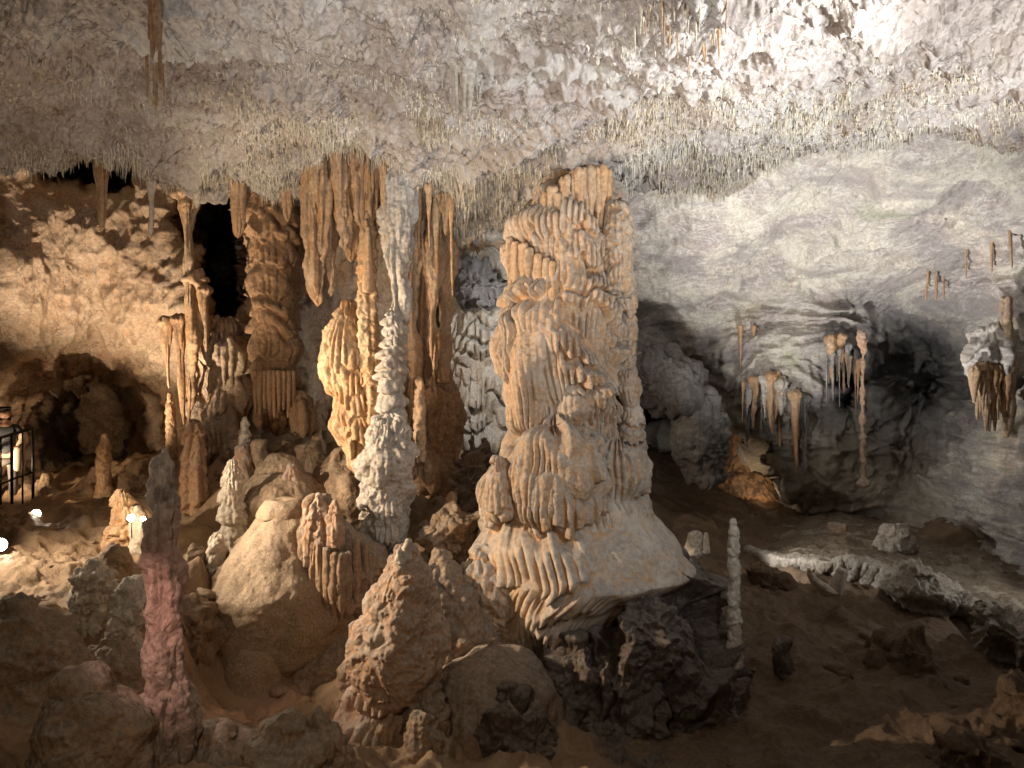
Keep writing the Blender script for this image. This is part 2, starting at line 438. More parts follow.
structure(link_mesh('ceiling', np.stack([Xg, Yg, Zg], -1).reshape(-1, 3), grid_faces(len(ys), len(pxs), False)[:, ::-1], M['ceiling']))

# hanging soda straws: uncountable, one object
def cones(name, base, length, rad, mat, kind='stuff', sides=5, bend=.08):
    n = len(base)
    th = np.linspace(0, 2*math.pi, sides, endpoint=False)
    rings = []
    off = RNG.normal(0, bend, (n, 2))*length[:, None]
    for t, k in ((-.12, 1.5), (.12, .85), (.6, .5)):
        r = rad*k*RNG.uniform(.8, 1.2, n)
        x = base[:, 0:1]+off[:, 0:1]*t+r[:, None]*np.cos(th); y = base[:, 1:2]+off[:, 1:2]*t+r[:, None]*np.sin(th)
        z = np.repeat((base[:, 2]-length*t)[:, None], sides, 1)
        rings.append(np.stack([x, y, z], -1))
    tip = np.stack([base[:, 0]+off[:, 0], base[:, 1]+off[:, 1], base[:, 2]-length], -1)[:, None]
    V = np.concatenate(rings+[tip], 1)
    k = V.shape[1]
    o = (np.arange(n)*k)[:, None]
    q, t3 = [], []
    for r in range(2):
        for j in range(sides):
            j2 = (j+1) % sides
            q.append(np.concatenate([o+r*sides+j, o+(r+1)*sides+j, o+(r+1)*sides+j2, o+r*sides+j2], 1))
    for j in range(sides):
        j2 = (j+1) % sides
        t3.append(np.concatenate([o+2*sides+j, o+3*sides, o+2*sides+j2], 1))
    return link_mesh(name, V.reshape(-1, 3), [np.concatenate(q), np.concatenate(t3)], mat)

n = 150000
yy = 5.+6.1*RNG.random(n)**.75; pp = RNG.uniform(-40, 1064, n)
xx = (pp-512)/F*yy
zz = ceiling_point(xx, yy)
py = 384-(zz-CZ)*F/yy
dens = sstep(-.1, .45, fbm(xx*1.1, yy*1.1, 7.7, 4)*1.3+.10*(yy-7.5)+.1)*(1-.75*sstep(700, 860, pp)*sstep(8, 9, yy))
dens = dens*(.25+.75*sstep(6.2, 9., yy))
leftbare = 1-.75*sstep(330, 200, pp)*sstep(9.6, 9, yy)
keep = (RNG.random(n) < dens*leftbare) & (py > -30)
xx, yy, zz = xx[keep], yy[keep], zz[keep]
ln = .015+.045*RNG.random(len(xx))**2+.16*RNG.random(len(xx))**8*sstep(6.5, 9.5, yy)
ln *= .7+.8*sstep(-.3, .6, perlin(xx*1.2, yy*1.2, 3.))
cones('soda_straws', np.stack([xx, yy, zz+.01], -1), ln, .005+.008*RNG.random(len(xx)), M['straw'])
tag(bpy.data.objects['soda_straws'], 'countless short pale soda straws covering the whole ceiling', 'soda straws', kind='stuff')

# ------------------------------------------------------------------ setting: walls
def wall(name, px0, px1, py0, py1, ctrl, dents, mat, disp, step=1.5):
    f = rbf_fit([(c[0]/100, c[1]/100) for c in ctrl], [c[2] for c in ctrl])
    px = np.arange(px0, px1, step); py = np.arange(py0, py1, step)
    A, B = np.meshgrid(px, py)
    w = 12*perlin(A*.02, B*.02, 4.4)
    D = f(A/100, B/100)
    w1 = 7*fbm(A*.03, B*.03, 1., 3); w2 = 7*fbm(A*.03, B*.03, 9., 3)
    for (cx, cy, rx, ry, dp) in dents:
        q = np.sqrt(((A+w1-cx)/rx)**2+((B+w2-cy)/ry)**2)
        D = D+dp*(1-sstep(.65, 1.12, q))
    G = np.stack([(A-512)/F*D, D, CZ+(384-B)/F*D], -1)
    # a coarse smooth copy gives stable normals
    Gs = np.stack([blur(G[..., i], 6) for i in range(3)], -1)
    N = grid_normals(Gs, False)
    s = np.sign(np.sum(N*(np.array([0, 0, CZ])-G), -1, keepdims=True)); N = N*np.where(s == 0, 1, s)
    d = disp(G[..., 0], G[..., 1], G[..., 2], A, B)
    G = Gs+N*d[..., None]
    return link_mesh(name, G.reshape(-1, 3), grid_faces(len(py), len(px), False), mat)

left_ctrl = []
lp = [-160, 0, 60, 130, 200, 260, 330, 420, 520]
for py_, ds in ((60, (11, 11.6, 12.5, 13, 13, 13, 13, 13.5, 15)), (180, (11.3, 12, 13, 13.6, 13.3, 13.6, 13.3, 13.8, 15.4)), (260, (11.3, 11.8, 12.8, 13.2, 13.0, 13.6, 13.4, 14.3, 15.8)),
                (330, (11.8, 12.2, 13.2, 13.6, 13.0, 13.4, 13.6, 14.5, 16)), (360, (12, 13, 14.8, 15., 13.6, 13.3, 13.8, 14.5, 16)), (420, (12.4, 14.2, 16, 16, 14.8, 13.6, 14, 14.7, 16)), (480, (12.4, 14.4, 17, 17, 15, 14, 14.2, 15, 16.4)), (560, (12, 14, 17, 17, 15, 14, 14.5, 15, 17))):
    left_ctrl += [(a, py_, b) for a, b in zip(lp, ds)]
def left_disp(X, Y, Z, A, B):
    d = .22*fbm(X*.8, Y*.8, Z*.8, 4)+.09*ridged(X*.9+Z*.5, Y, Z*.9-X*.5, 5, .6)+.06*ridged(X*2.6, Y*2, Z*2.2-X, 4)+.04*billow(X*5.5, Y*5.5, Z*4.5, 3)
    d += .10*sstep(120, 220, A)*np.abs(perlin(X*3.5, Y*3.5, Z*.5))*2
    return d
lw = wall('wall_left', -240, 560, 40, 560, left_ctrl,
     [(224, 262, 30, 86, 5.5), (95, 168, 62, 26, 4.5), (203, 215, 36, 44, 4.), (90, 425, 60, 60, 2.5), (445, 350, 30, 60, 1.5)], M['wall_warm'], left_disp)
structure(lw)

right_ctrl = [(430, 200, 13.5), (430, 300, 15), (430, 420, 15.5), (500, 150, 14), (500, 260, 15.5), (560, 120, 13.5), (560, 200, 15), (560, 320, 17), (560, 430, 20), (640, 120, 12.5), (640, 200, 14), (640, 300, 17), (640, 380, 18.5), (640, 430, 23), (640, 520, 24),
              (700, 110, 11.6), (700, 180, 12.8), (750, 240, 15), (750, 310, 16.8), (730, 370, 16.8), (720, 430, 19), (720, 520, 20), (850, 100, 9.9), (850, 160, 11.8), (850, 230, 14.4), (850, 300, 15.8), (840, 360, 15.6), (830, 430, 16), (830, 520, 16.5),
              (780, 400, 16.0), (790, 470, 16.5), (950, 90, 9.3), (950, 140, 10.2), (950, 200, 12.8), (950, 290, 14.2), (940, 380, 16.2), (930, 470, 15.5), (930, 560, 14.6), (1024, 80, 8.9), (1024, 150, 9.6), (1024, 230, 12.), (1024, 330, 12.8), (1024, 430, 12.8),
              (1024, 500, 12.6), (1024, 590, 12.0), (1220, 100, 8.9), (1220, 300, 10.5), (1220, 500, 10)]
def right_disp(X, Y, Z, A, B):
    wx = X+.7*perlin(X*.45, Z*.8, 2.)+.25*perlin(X*1.1, Z*1.8, 5.)
    wz = Z+.5*perlin(X*.5, Z*.9, 8.)+.15*perlin(X*1.4, Z*2.2, 5.)
    d = .34*fbm(X*.42, Y*.3, Z*.6, 3)
    wz2 = wz+.18*perlin(wx*1.2, 0*Z, wz*2.+3)
    d += .13*ridged(wx*.5, Y*.3, wz2*1.7, 4)+.055*ridged(wx*1.3, Y*.6, wz2*4.6, 4)
    d += .03*billow(X*3.6, Y*3.6, Z*4, 4)+.035*ridged(wx*3.4, Y*2, wz2*9, 4)+.03*billow(X*8, Y*8, Z*10, 2)
    rough = sstep(320, 400, B)
    d += rough*(.13*ridged(X*1.4, Y*1.4, Z*1.0, 4)+.12*np.abs(perlin(X*5, Y*5, Z*.7))+.05*billow(X*4, Y*4, Z*4, 3))
    return d
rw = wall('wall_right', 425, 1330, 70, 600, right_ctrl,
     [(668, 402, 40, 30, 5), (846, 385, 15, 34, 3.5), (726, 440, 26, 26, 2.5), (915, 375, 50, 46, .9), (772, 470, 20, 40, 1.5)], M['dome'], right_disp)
structure(rw)

# ------------------------------------------------------------------ setting: floor
fl = [(-200, 560, 7), (-150, 760, 4.2), (0, 650, 6.4), (0, 700, 5.6), (60, 780, 5.2), (130, 800, 5.2), (0, 610, 7.4), (60, 580, 8.4), (30, 545, 9.6), (0, 530, 10), (90, 545, 9.6), (100, 512, 12), (60, 500, 13), (150, 500, 12.6), (40, 475, 16.5), (120, 468, 17),
      (200, 560, 8.6), (170, 610, 7.4), (240, 690, 9.4), (310, 690, 9.4), (215, 735, 7.6), (320, 745, 7.4), (220, 768, 5.6), (300, 768, 5.8), (250, 505, 10.6), (330, 470, 12), (280, 440, 13.2), (220, 430, 14), (400, 480, 12), (440, 530, 10.8), (440, 590, 9), (460, 452, 14.5), (380, 640, 8.2),
      (560, 720, 8.8), (620, 768, 7), (480, 780, 6.4), (400, 790, 6.), (700, 768, 7), (765, 720, 8), (770, 640, 10), (770, 590, 12), (700, 566, 13), (690, 480, 19), (650, 440, 25), (720, 452, 23), (850, 700, 8.2), (1024, 768, 6.8), (950, 710, 8), (900, 650, 9.8), (1000, 680, 9.2),
      (1100, 700, 9), (860, 600, 11.5), (980, 640, 10.4), (560, 480, 16), (600, 440, 22), (790, 545, 14.6), (850, 548, 13.8), (900, 566, 13.2), (960, 590, 12.4), (1024, 612, 11.6), (850, 515, 17), (900, 545, 15.6), (930, 520, 16.5), (970, 470, 15.2), (1024, 440, 14.), (1024, 580, 12.6), (1100, 420, 13)]
pts = [P(*q)[:2] for q in fl]; vals = [P(*q)[2] for q in fl]
for x in (-6, -2, 0, 3, 7): pts += [(x, -2), (x, 1)]; vals += [2.3, 2.2]
pts += [(0, 3.2), (2.5, 3.4), (-2, 3.2), (6, 4)]; vals += [1.3, .9, 1.6, .6]
floor_f = rbf_fit(pts, vals)
def floor_z(X, Y):
    z = floor_f(X, Y)
    z = z+.12*fbm(X*1.1, Y*1.1, 3.3, 5)+.09*ridged(X*.9, Y*.9, 6.1, 4)
    lf = sstep(1.5, .2, X)
    z = z+(.04+.07*lf)*(billow(X*1.7, Y*1.7, 1.1, 4)-.4)+(.03+.01*lf)*ridged(X*3, Y*3, 6.1, 4)+.015*billow(X*8, Y*8, 2., 2)
    return z
ys = np.concatenate([np.linspace(-3, 4., 30), 4.*np.exp(np.linspace(0, math.log(32/4.), 640))[1:]])
pxs = np.linspace(-330, 1354, 820)
Yg = np.repeat(ys[:, None], len(pxs), 1)
Xg = (pxs[None, :]-512)/F*np.maximum(Yg, 5.)
Zg = floor_z(Xg, Yg)
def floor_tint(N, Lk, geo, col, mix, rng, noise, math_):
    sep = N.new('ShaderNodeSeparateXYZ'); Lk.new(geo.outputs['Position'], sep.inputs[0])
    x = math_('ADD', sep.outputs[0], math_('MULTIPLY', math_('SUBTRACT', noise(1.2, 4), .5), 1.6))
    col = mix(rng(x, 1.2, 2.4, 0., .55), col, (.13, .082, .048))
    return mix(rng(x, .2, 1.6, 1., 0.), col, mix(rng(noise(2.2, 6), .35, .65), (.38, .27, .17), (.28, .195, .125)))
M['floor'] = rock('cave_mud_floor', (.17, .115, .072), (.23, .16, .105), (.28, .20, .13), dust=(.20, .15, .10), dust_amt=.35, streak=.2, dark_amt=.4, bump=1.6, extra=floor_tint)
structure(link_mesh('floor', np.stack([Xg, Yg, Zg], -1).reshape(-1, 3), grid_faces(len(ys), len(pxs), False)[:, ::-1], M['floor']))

# back shell, so that the chamber is closed behind the camera
def shell():
    V, Q = [], []
    nth, nz = 60, 20
    for i in range(nz):
        for j in range(nth):
            a = math.pi*1.0+math.pi*j/(nth-1)
            x, y, z = 9.5*math.cos(a), -1.0+5*math.sin(a), 1.5+6.5*i/(nz-1)
            d = .3*float(perlin(np.array(x*.6), np.array(y*.6), np.array(z*.6)))
            V.append((x*(1+d*.1), y*(1+d*.1), z))
    structure(link_mesh('wall_back', V, grid_faces(nz, nth, False), M['wall_warm']))
shell()

#SECTION2
# ------------------------------------------------------------------ the great column
YC = 9.0
great = thing('great_column', 'massive grey and orange column joining the cave floor and the ceiling at the centre', 'column', P(580, 500, YC))
def zpy(py, Y=YC): return CZ+(384-py)*Y/F
GL = np.array(sorted([zpy(p) for p in (700, 640, 560, 498, 466, 428, 402, 372, 345, 318, 296, 262, 226, 190, 160)]))
GLL = np.array(sorted([zpy(p) for p in (700, 560, 500, 420, 296, 238, 150)]))
def onsurf(x, py, d=.0):
    L, R = np.interp(py, [200, 240, 300, 380, 430, 500], [530, 508, 503, 500, 516, 482]), np.interp(py, [200, 240, 430, 500], [615, 628, 636, 640])
    c, r = (L+R)/2, (R-L)/2
    return YC-d-math.sqrt(max(r*r-(x-c)**2, 0))*YC/F*.93
GR = np.array(sorted([zpy(p) for p in (700, 560, 500, 476, 452, 430, 408, 384, 362, 340, 322, 300, 270, 236, 210, 180)]))
def great_disp(X, Y, Z, arc, seed):
    left = sstep(.90, .55, X+.3*perlin(Z*1.1, X*2, 3.)+.12*(Z-3.5))
    lg = organ(arc, Z, GLL, .085, jag=.16, warp=.10, seed=2., slope=.12, groove=1.6, top=.8, wobble=1.)
    rg = organ(arc, Z, GR, .075, jag=.16, warp=.20, seed=7., slope=-.10, groove=1.3, top=.5, wobble=2.0)
    lump = billow(X*3.1, Y*3.1, Z*2.6, 3)
    d = left*.19*lg+(1-left)*(.19*rg+.08*(lump-.55))
    return d+.06*fbm(X*1.5, Y*1.5, Z*1.5, 3)+.012*billow(X*12, Y*12, Z*9, 2)-.11
lathe('shaft', [(212, 530, 618), (220, 514, 628), (232, 506, 633), (262, 505, 634), (282, 509, 632), (300, 500, 634), (315, 497, 634), (340, 497, 633), (370, 502, 632), (395, 508, 634), (412, 516, 634), (426, 514, 636), (445, 504, 640), (470, 490, 644), (520, 482, 650)],
      YC, M['great'], {}, great, custom=great_disp, dens=.9)
SK = np.array(sorted([zpy(p, 8.9) for p in (760, 662, 622, 588, 540, 502, 470)]))
def skirt_disp(X, Y, Z, arc, seed):
    left = sstep(1.15, .35, X)
    og = organ(arc, Z, SK, .09, jag=.16, warp=.14, seed=4., slope=-.1, groove=1.1, top=.5)
    return (.12+.75*left)*.15*(og-.4)+.08*fbm(X*1.2, Y*1.2, Z*1.2, 3)+.008*billow(X*5, Y*5, Z*5, 2)
lathe('flowstone_skirt', [(488, 500, 640), (498, 486, 648), (515, 482, 656), (535, 481, 672), (555, 481, 686), (566, 479, 692), (574, 478, 680), (586, 480, 655), (600, 485, 632), (616, 494, 612), (632, 506, 596), (644, 518, 580), (654, 530, 562)],
      8.9, M['skirt'], {}, great, custom=skirt_disp, depth=1.0, dens=1.0, lean=.2)
lathe('flowstone_lobe', [(556, 470, 500), (566, 462, 520), (590, 466, 530), (615, 478, 520), (640, 500, 530)], 8.5, M['skirt'], dict(kn=(.05, 4), fl=(.03, 8)), great)
# knobs and ribs stacked on the right flank
for rows, y in (([(210, 604, 628), (225, 601, 633), (250, 604, 634), (262, 607, 633), (288, 606, 632)], 8.5), ([(286, 618, 636), (330, 624, 636), (375, 622, 634)], 8.6),
                ([(378, 618, 638), (392, 616, 641), (404, 620, 641), (414, 622, 636)], 8.5), ([(412, 624, 640), (424, 620, 643), (440, 622, 640)], 8.5), ([(440, 622, 638), (456, 618, 642), (474, 622, 640), (482, 618, 645), (492, 622, 640)], 8.5)):
    lathe('side_knob', rows, y, M['great'], dict(kn=(.02, 7), og=(.05, .22, .05, .1), fb=(.02, 3)), great, depth=1.3, dens=.9)
lathe('shoulder_lobe', [(492, 490, 520), (505, 480, 526), (440+20, 500, 510)][::-1] if False else [(462, 494, 506), (474, 486, 514), (492, 483, 520), (510, 484, 522)], 8.35, M['great'], dict(og=(.08, .4, .07, .1), kn=(.02, 5)), great, dens=.9)
for rows, y in (([(426, 538, 574), (434, 520, 602), (452, 512, 610), (482, 508, 612), (498, 512, 606)], 8.5), ([(388, 560, 590), (395, 550, 604), (412, 548, 606), (424, 556, 596)], 8.55),
                ([(312, 508, 528), (322, 499, 546), (350, 499, 554), (400, 507, 556), (420, 514, 548)], 8.62),
                ([(452, 602, 632), (460, 590, 644), (482, 592, 646), (496, 598, 638)], 8.5)):
    lathe('fluted_tier', rows, y, M['great'], dict(og=(.13, 1.6, .075, .12), gr=1.7, fb=(.04, 2), kn=(.012, 8)), great, dens=.85)
# drapery pipes hanging on the column head
for i, (xt, xb, yt, yb, w) in enumerate([(566, 566, 182, 246, 12), (577, 578, 176, 250, 13), (588, 588, 172, 246, 12), (598, 597, 172, 236, 13), (606, 604, 174, 226, 9), (553, 549, 190, 216, 9), (545, 541, 196, 218, 7), (571, 570, 196, 262, 9), (558, 558, 196, 230, 8), (584, 585, 190, 262, 9)]):
    lathe('drapery_pipe', [(yt, xt-w*.65, xt+w*.65), ((yt+yb)/2, (xt+xb)/2-w*.5, (xt+xb)/2+w*.5), (yb, xb-w*.38, xb+w*.38)], onsurf(xb, 225, .02), M['drape'], dict(fl=(.03, 10), fb=(.02, 2)), great, dens=.9)
# the orange edge flutes at the head's left
for x, yt, yb in ((510, 240, 296), (516, 244, 300), (523, 246, 290), (530, 250, 284), (539, 256, 300), (547, 260, 312), (554, 264, 316), (562, 272, 322), (571, 280, 320)):
    lathe('drapery_pipe', [(yt, x-4, x+4), ((yt+yb)/2, x-4.5, x+4), (yb, x-1.6, x+1.6)], onsurf(x, 260, .0), M['drape'], dict(fl=(.03, 10), fb=(.02, 2)), great, dens=.9)

# rubble base under the column
rub = thing('rubble_mound', 'dark crusted rubble mound carrying the great column and its grey skirt', 'rock mound', P(620, 760, 8.8))
lathe('mound', [(562, 655, 702), (585, 625, 706), (610, 585, 708), (635, 555, 710), (670, 520, 735), (700, 500, 748), (730, 478, 752), (768, 455, 750), (820, 430, 748)], 8.75, M['dark'],
      dict(cr=(.34, 1.1), kn=(.10, 3.2), fb=(.10, 2)), rub, depth=.8, dens=1.0)
lathe('crusted_ridge', [(596, 632, 655), (620, 618, 668), (650, 610, 672), (690, 600, 668), (730, 570, 660), (775, 540, 650)], 7.9, M['dark'], dict(cr=(.16, 1.8), kn=(.07, 5)), rub, dens=1.)
lathe('crusted_ridge', [(635, 672, 700), (660, 668, 712), (700, 672, 745), (740, 680, 750), (780, 690, 752)], 8.0, M['dark'], dict(cr=(.15, 1.5), kn=(.05, 5)), rub, dens=1.)
lathe('crusted_ridge', [(640, 562, 582), (665, 548, 600), (700, 540, 610), (740, 545, 600), (780, 560, 600)], 8.0, M['dark'], dict(cr=(.16, 1.6), kn=(.07, 5)), rub, dens=1.)
tag(lathe('flowstone_mound', [(643, 488, 500), (655, 470, 528), (675, 440, 548), (700, 424, 556), (730, 414, 566), (768, 406, 590), (830, 400, 600)], 7.6, M['mid'], dict(fb=(.10, 1.0), kn=(.02, 3), fl=(.03, 4)), dens=1.),
    'smooth grey brown flowstone mound in front of the dark rubble below the great column', 'flowstone')
tag(lathe('flowstone_mound', [(690, 500, 512), (715, 482, 540), (745, 470, 560), (790, 455, 600)], 7.1, M['dark'], dict(kn=(.12, 3.5), cr=(.06, 2.5), fb=(.08, 2)), dens=1.),
    'knobbly brown mound at the bottom edge below the great column', 'rock mound')
tag(lathe('flowstone_mound', [(732, 596, 616), (748, 570, 650), (768, 540, 690), (820, 520, 700)], 7.4, M['dark'], dict(kn=(.12, 3), cr=(.06, 2.5)), dens=1.),
    'grey dusted mound at the bottom edge in front of the dark rubble', 'rock mound')

# ------------------------------------------------------------------ stalagmites
# cone stalagmite in front of the great column
cone = thing('stalagmite', 'big pale cone stalagmite with a double tip left of the great column base', 'stalagmite', P(395, 768, 7.2))
lathe('cone', [(552, 392, 414), (570, 384, 424), (590, 372, 432), (610, 361, 438), (640, 352, 446), (665, 350, 446), (682, 352, 438), (700, 362, 420)], 7.2, M['cone'], dict(fb=(.07, 1.8), kn=(.05, 4), gr=.4, og=(.03, .9, .06, .25)), cone, dens=.9)
lathe('tip', [(541, 405, 412), (548, 402, 412), (558, 398, 414)], 7.1, M['white'], dict(kn=(.01, 12)), cone)
lathe('tip', [(552, 396, 402), (562, 394, 406)], 7.05, M['white'], dict(kn=(.01, 12)), cone)
lathe('foot', [(688, 358, 414), (702, 352, 420), (722, 343, 416), (745, 341, 412), (775, 352, 412), (820, 350, 420)], 7.15, M['cone'], dict(fb=(.08, 2.), og=(.14, .35, .08, .14), kn=(.02, 5)), cone, dens=.9)
tag(lathe('flowstone_mound', [(560, 430, 452), (580, 415, 474), (610, 405, 492), (640, 400, 500), (680, 400, 510)], 8.4, M['mid'], dict(fb=(.12, 1.6), fl=(.05, 5), kn=(.03, 5)), dens=1.),
    'brown shaded flowstone slope right behind the big pale cone stalagmite', 'flowstone')
tag(lathe('stalagmite', [(566, 386, 390), (575, 385, 391), (590, 384, 392)], 7.5, M['orange'], dict(kn=(.01, 12))), 'tiny orange nub sticking up behind the left shoulder of the big pale cone', 'stalagmite')
for rows, y, lab in (([(650, 348, 352), (662, 343, 356), (690, 340, 360), (720, 342, 360)], 7.6, 'small pale rounded stalagmite leaning on the left side of the big cone'),
                     ([(692, 416, 440), (712, 408, 448), (736, 410, 446), (750, 414, 440)], 6.9, 'smooth grey ball shaped rock between the big cone and the flowstone mound'),
                     ([(722, 412, 436), (745, 404, 446), (790, 400, 452)], 6.6, 'knobbly brown stalagmite lobe at the bottom right of the big cone foot')):
    tag(lathe('stalagmite' if 'rock' not in lab else 'rock', rows, y, M['mid'], dict(kn=(.05, 5), fb=(.04, 3))), lab, 'stalagmite' if 'rock' not in lab else 'rock')

# red stalagmite in the left foreground
def red_disp(X, Y, Z, th, seed):
    return .05*(np.abs(perlin(X*9, Y*9, Z*1.6))*2-.5)+.03*billow(X*9, Y*9, Z*7, 3)+.05*fbm(X*3, Y*3, Z*2.4, 3)-.035
tag(lathe('stalagmite', [(452, 160, 170), (458, 155, 176), (468, 152, 180), (490, 152, 180), (510, 150, 180), (525, 141, 178), (545, 139, 177), (562, 140, 180), (578, 146, 182), (600, 146, 182), (625, 146, 184), (650, 146, 187), (675, 146, 188), (690, 140, 193), (705, 135, 196), (728, 135, 195), (745, 133, 192), (768, 132, 188), (830, 126, 192)],
          5.5, M['red'], {}, custom=red_disp, dens=.8), 'tall red-lit brown stalagmite with a black top in the left foreground', 'stalagmite')

def stal(rows, Y, mat, label, st=None, name='stalagmite', cat='stalagmite', group=None, depth=1., dens=.9, custom=None):
    o = lathe(name, rows, Y, M[mat], st or dict(kn=(.025, 6), fb=(.03, 3)), depth=depth, dens=dens, custom=custom)
    return tag(o, label, cat, group)
drip = dict(og=(.09, .22, .06, .1), kn=(.02, 8), fb=(.04, 3))
stal([(566, 84, 100), (574, 74, 107), (592, 71, 108), (612, 68, 104), (632, 65, 99), (650, 64, 96), (665, 66, 96), (690, 66, 98)], 6.9, 'white', 'stubby beaded grey stalagmite left of the red stalagmite, nearest the walkway', dict(kn=(.05, 7), fb=(.05, 2.5), fl=(.035, 9)))
stal([(588, 122, 142), (600, 110, 146), (616, 106, 144), (632, 108, 140), (655, 112, 142), (680, 114, 142), (710, 114, 144)], 6.7, 'white', 'stubby beaded grey stalagmite touching the left side of the red stalagmite', dict(kn=(.05, 7), fb=(.05, 2.5), fl=(.035, 9)))
stal([(436, 101, 107), (448, 98, 109), (470, 97, 110), (492, 96, 112), (512, 86, 122)], 12.6, 'orange', 'thin upright orange stalagmite alone before the dark recess at left', dict(kn=(.03, 6), ti=(.03, .2, .05)))
stal([(470, 90, 98), (482, 84, 100), (502, 78, 104)], 13., 'cone', 'small broad pinkish stalagmite beside the thin orange one')
stal([(494, 119, 128), (510, 114, 138), (528, 110, 144), (550, 107, 146), (570, 107, 148)], 9.6, 'orange', 'bright yellowish lumpy stalagmite behind the pair of lit floodlights', drip)
stal([(508, 134, 140), (520, 131, 146), (550, 128, 150)], 9.5, 'white', 'small pale stalagmite right next to the lit floodlight pair')
stal([(463, 226, 236), (474, 222, 240), (500, 221, 244), (530, 222, 247), (560, 226, 247)], 9.6, 'white', 'white knobbly stalagmite with a broken top in the middle left group', dict(kn=(.03, 6), og=(.06, .3, .06, .12)))
stal([(419, 242, 248), (436, 239, 250), (455, 237, 251), (478, 235, 253)], 11.4, 'white', 'slender pale stalagmite before the foot of the brown banded column', dict(kn=(.03, 8), ti=(.03, .2, .05)))
stal([(448, 236, 248), (460, 234, 252), (480, 232, 255)], 11.1, 'cone', 'small pinkish stump below the slender pale stalagmite')
stal([(536, 212, 222), (548, 208, 226), (570, 207, 228), (596, 204, 232)], 8.9, 'white', 'short pale stalagmite on the edge of the flowstone slope', dict(kn=(.035, 7), fl=(.03, 9)))
stal([(468, 286, 297), (482, 281, 301), (500, 277, 303), (532, 274, 304)], 10.0, 'cone', 'pale pinkish cone stalagmite standing on the orange mid ledge', dict(kn=(.03, 6), fl=(.03, 8)))
stal([(402, 316, 320), (418, 314, 322), (436, 312, 323), (452, 310, 326)], 12.2, 'orange', 'thin little orange stalagmite left of the bright orange formation')
stal([(426, 188, 201), (448, 183, 204), (480, 180, 207), (520, 178, 210)], 10.9, 'brown_col', 'fluted orange brown stalagmite behind the black top of the red stalagmite', dict(fl=(.06, 6), ti=(.06, .3, .1)))
stal([(394, 168, 172), (410, 166, 175), (440, 166, 177), (470, 164, 179)], 12.0, 'brown_col', 'thin brown stalagmite directly below a long thin stalactite', dict(kn=(.025, 7)))
stal([(440, 183, 188), (470, 176, 190), (500, 172, 194)], 11.6, 'mid', 'narrow brown stalagmite stub between the thin and the fluted brown ones')
stal([(437, 470, 475), (446, 467, 478), (460, 463, 488), (480, 461, 490), (500, 455, 492), (515, 452, 494)], 9.9, 'dark', 'dark craggy stalagmite between the silver column and the great column', dict(cr=(.10, 3), kn=(.06, 6)))
stal([(440, 482, 488), (455, 478, 492), (480, 474, 494)], 9.95, 'dark', 'small dark spike beside the craggy stalagmite near the great column', dict(kn=(.05, 6)))
stal([(500, 440, 462), (515, 425, 478), (540, 422, 484), (560, 430, 484), (580, 440, 480)], 9.3, 'mid', 'rusty brown boulder crusted with dark lumps left of the great column', dict(cr=(.14, 1.8), kn=(.08, 4)), name='boulder', cat='boulder')
stal([(521, 730, 736), (532, 728, 739), (560, 728, 739), (575, 729, 740), (600, 728, 739), (625, 728, 741), (664, 726, 743)], 8.3, 'white', 'thin white banded stalagmite standing alone right of the great column', dict(kn=(.018, 9), ti=(.03, .22, .04)))
stal([(534, 704, 708), (542, 703, 709), (552, 702, 710)], 12.0, 'white', 'tiny brightly lit stalagmite just right of the grey skirt', dict(kn=(.01, 12)))
stal([(536, 688, 702), (545, 686, 703), (552, 684, 704)], 12.1, 'white', 'brightly lit crusted pale stump at the right edge of the grey skirt', dict(kn=(.03, 10)))
stal([(570, 807, 811), (577, 808, 817), (585, 813, 829), (591, 820, 838)], 10.8, 'white', 'small white crooked crust tooth in front of the pale ledge', dict(kn=(.012, 9)), name='flowstone_crust', cat='flowstone')
stal([(572, 836, 847), (580, 832, 846), (592, 828, 842)], 10.8, 'white', 'small white flared crust right of the crooked one before the pale ledge', dict(fl=(.01, 10)), name='flowstone_crust', cat='flowstone')
stal([(414, 733, 745), (430, 731, 747), (450, 730, 748), (470, 726, 752)], 18.2, 'brown_col', 'orange stalagmite crowning the rust coloured mound at right', dict(kn=(.07, 3), fl=(.05, 4)))
stal([(456, 728, 756), (470, 718, 770), (490, 710, 782), (515, 702, 792), (535, 700, 796)], 18.4, 'brown_col', 'rust coloured mound with its own stalagmite right of the great column', dict(ti=(.12, .3, .1), kn=(.08, 2), fb=(.15, 1)), name='flowstone_mound', cat='flowstone')
